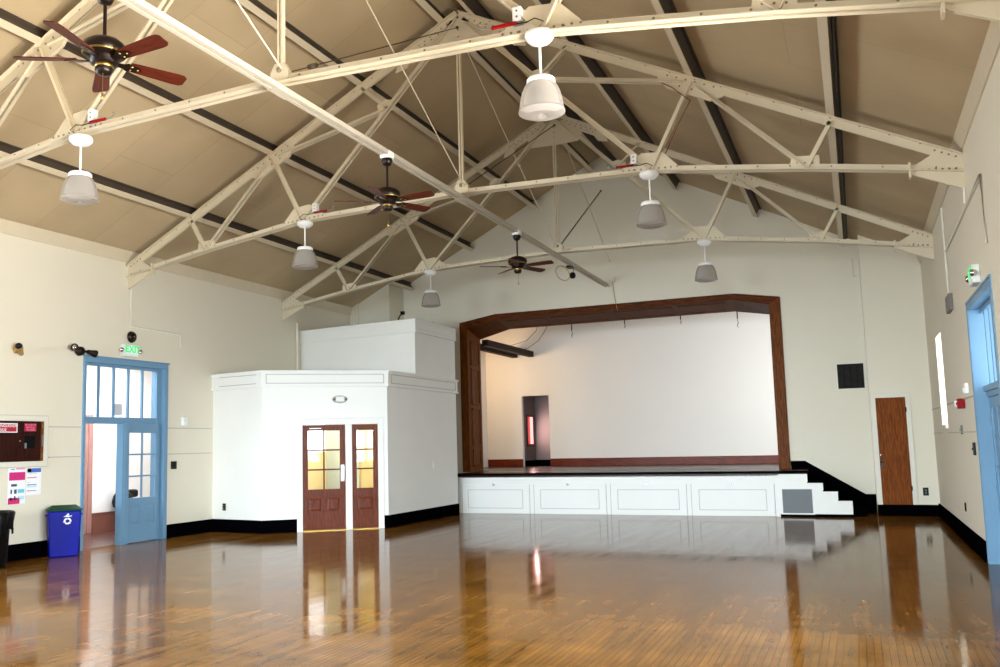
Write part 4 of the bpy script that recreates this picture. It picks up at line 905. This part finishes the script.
# posters
t = wthing('poster', 'poster with magenta bands on the left wall below the cabinet', 'poster', 'L', -11.83, 0.0)
obj('sheet', B().box(-0.17, 0.17, -0.004, 0, 0.93, 1.54), 'paper', t)
pr_ = B()
for (a, c, z0, z1, k) in ((-0.02, 0.16, 1.50, 1.525, 1), (-0.12, -0.05, 1.50, 1.51, 4), (-0.155, 0.16, 1.32, 1.455, 0), (-0.11, 0.0, 1.22, 1.26, 4), (0.02, 0.15, 1.22, 1.255, 5), (-0.12, -0.09, 1.10, 1.17, 4), (-0.05, 0.0, 1.10, 1.17, 4), (0.02, 0.15, 1.11, 1.17, 2), (-0.13, -0.09, 0.99, 1.04, 4), (-0.05, -0.02, 0.99, 1.06, 4), (0.02, 0.15, 1.0, 1.06, 3), (-0.165, 0.06, 0.83+0.10, 0.83+0.20, 0)): pr_.box(a, c, -0.006, -0.004, z0, z1, k)
obj('printing', pr_, ['magenta', 'pinkp', 'cyan', 'pcyan', 'ink', 'paper'], t)
t = wthing('poster', 'paper notice with blue heading on the left wall, right of the magenta poster', 'poster', 'L', -11.49, 0.0)
obj('sheet', B().box(-0.15, 0.15, -0.004, 0, 1.06, 1.52), 'paper', t)
pr_ = B()
for (a, c, z0, z1, k) in ((-0.14, 0.14, 1.44, 1.51, 0), (-0.14, -0.06, 1.44, 1.51, 2), (-0.14, 0.05, 1.41, 1.43, 3), (-0.14, 0.05, 1.345, 1.36, 1), (-0.12, -0.09, 1.27, 1.28, 2), (-0.14, 0.05, 1.225, 1.24, 0), (-0.14, 0.05, 1.19, 1.215, 3), (-0.14, 0.05, 1.125, 1.14, 1)): pr_.box(a, c, -0.006, -0.004, z0, z1, k)
obj('printing', pr_, ['pblue', 'pred', 'porange', 'pcyan'], t)
# ================================================================== BINS
def tapered(b, w0, d0, w1, d1, z0, z1, m=0):
    vs = [(-w0/2,-d0/2,z0),(w0/2,-d0/2,z0),(w0/2,d0/2,z0),(-w0/2,d0/2,z0),(-w1/2,-d1/2,z1),(w1/2,-d1/2,z1),(w1/2,d1/2,z1),(-w1/2,d1/2,z1)]
    b.add(vs, [(0,3,2,1),(4,5,6,7),(0,1,5,4),(1,2,6,5),(2,3,7,6),(3,0,4,7)], m); return b
t = thing('recycling_bin', 'blue recycling bin with green lid against the left wall', 'bin', (-6.86, -11.14, 0), math.radians(55))
o = obj('bin_body', tapered(B(), 0.46, 0.24, 0.53, 0.29, 0, 0.77), 'binblue', t, bevel=0.02)
lb_ = B(); tapered(lb_, 0.56, 0.32, 0.56, 0.32, 0.77, 0.80); 
lb_.add([(-.28,-.16,.80),(.28,-.16,.80),(.28,.16,.80),(-.28,.16,.80),(-.19,-.03,.865),(.19,-.03,.865),(.19,.10,.865),(-.19,.10,.865)], [(4,5,6,7),(0,1,5,4),(1,2,6,5),(2,3,7,6),(3,0,4,7)])
obj('lid', lb_, 'green', t, bevel=0.01)
obj('handle', B().box(-0.29, -0.262, -0.06, 0.06, 0.69, 0.72).box(0.262, 0.29, -0.06, 0.06, 0.69, 0.72), 'binblue', t)
# recycling mark: three chasing arrows in a ring with a small figure above
rm = B(); cx, cz, ya = 0.04, 0.60, -0.141
for k in range(3):
    a0 = PI/2+k*2*PI/3+0.25; a1 = a0+1.55; pts = []
    for i in range(7):
        a = a0+(a1-a0)*i/6; pts.append((a,))
    outer = [(cx+0.062*math.cos(p[0]), cz+0.055*math.sin(p[0])) for p in pts]; inner = [(cx+0.034*math.cos(p[0]), cz+0.030*math.sin(p[0])) for p in pts]
    for i in range(6): rm.prism([outer[i], outer[i+1], inner[i+1], inner[i]], 'y', ya-0.004, ya+0.012)
    am = a1; tip = a1+0.42
    rm.prism([(cx+0.076*math.cos(am), cz+0.068*math.sin(am)), (cx+0.048*math.cos(tip), cz+0.043*math.sin(tip)), (cx+0.022*math.cos(am), cz+0.02*math.sin(am))], 'y', ya-0.004, ya+0.012)
rm.prism([(cx-0.065, cz+0.072), (cx-0.02, cz+0.10), (cx+0.05, cz+0.085), (cx+0.07, cz+0.10), (cx+0.06, cz+0.075), (cx+0.0, cz+0.068)], 'y', ya-0.004, ya+0.012)
rm.prism([(cx-0.02, cz+0.10), (cx-0.005, cz+0.125), (cx+0.02, cz+0.125), (cx+0.025, cz+0.10)], 'y', ya-0.004, ya+0.012)
obj('recycling_mark', rm, 'pwhite', o)
t = thing('trash_can', 'black trash can with bag liner at the left edge of the floor', 'bin', (-6.78, -12.66, 0), 0)
obj('can_body', B().lathe([(0.0, 0.0), (0.25, 0.0), (0.265, 0.05), (0.30, 0.80), (0.32, 0.82)], n=28), 'blackp', t)
lp = B(); nn = 40; prof = [(0.24, 0.70, 0), (0.29, 0.84, 0), (0.335, 0.87, 0.01), (0.355, 0.84, 0.015), (0.345, 0.74, 0.02), (0.335, 0.62, 0.025), (0.335, 0.55, 0.03)]
vs = []
for i, (r, z, wv) in enumerate(prof):
    for k in range(nn): rr = r+wv*math.sin(9*2*PI*k/nn+i*0.6)+wv*0.5*math.sin(17*2*PI*k/nn); vs.append((rr*math.cos(2*PI*k/nn), rr*math.sin(2*PI*k/nn), z+(0.05*math.sin(5*2*PI*k/nn) if i == 6 else 0)))
lp.add(vs, [(i*nn+k, i*nn+(k+1)%nn, (i+1)*nn+(k+1)%nn, (i+1)*nn+k) for i in range(6) for k in range(nn)], 0, True)
obj('bag_liner', lp, 'bag', t)

# ================================================================== SMALL THINGS ABOVE
# lamp clamped to the centre beam near the stage, with yellow lead
t = thing('clamp_light', 'small black spotlight with looped yellow cable clamped under the centre beam', 'spotlight', (0.0, -3.35, 5.68))
obj('clamp', B().box(-0.05, 0.05, -0.12, 0.12, -0.02, 0.025).tube([(0.05, 0, 0.0), (0.10, 0, -0.05), (0.06, 0, -0.14)], 0.012, 6), 'blackp', t)
obj('lamp_head', B().lathe([(0.0, -0.26), (0.05, -0.255), (0.075, -0.2), (0.06, -0.14), (0.0, -0.11)], (0.06, 0, 0), 14), 'blackp', t)
obj('cable_loop', B().tube([(-0.04+0.06*math.cos(a*PI/9), -0.42+0.32*math.cos(a*PI/9), -0.20+0.16*math.sin(a*PI/9)) for a in range(-4, 15)], 0.010, 6), 'cable', t)
t = thing('junction_box', 'small pale bracket box on the stage wall above the beam end', 'junction box', (0.16, 0, 5.86))
obj('box', B().box(-0.04, 0.05, -0.05, 0, 0.0, 0.13), 'trim', t, bevel=0.006)
obj('cable', B().tube([(0.0, -0.03, 0.0), (0.02, -0.03, -0.35), (0.10, -0.07, -0.75)], 0.007, 6), 'cable', t)
tag(obj('wall_bracket', B().tube([(-5.55, -1.5, 4.68), (-5.45, -1.5, 4.95), (-5.32, -1.5, 5.22), (-5.22, -1.5, 5.30)], 0.02, 8).box(-5.28, -5.18, -1.54, -1.46, 5.25, 5.34), 'blackp'), 'bent black arm sticking up behind the top of the enclosure', 'bracket')
tag(obj('black_knob', B().ball((-4.30, -1.6, 4.90), 0.06, 10).tube([(-4.30, -1.6, 4.68), (-4.30, -1.6, 4.9)], 0.02, 6), 'blackp'), 'small black knob peeking over the enclosure top near the stage frame', 'knob')
tag(obj('hanging_wire', B().tube([(3.35, TY[1]-0.06, 7.10), (3.5, TY[1]-0.06, 7.0), (3.75, TY[1]-0.06, 6.75), (3.55, TY[1]-0.06, 6.4), (3.35, TY[1]-0.06, 6.0)], 0.008, 6), 'wire'), 'thin red wire drooping beside a strut of the middle truss', 'wire')
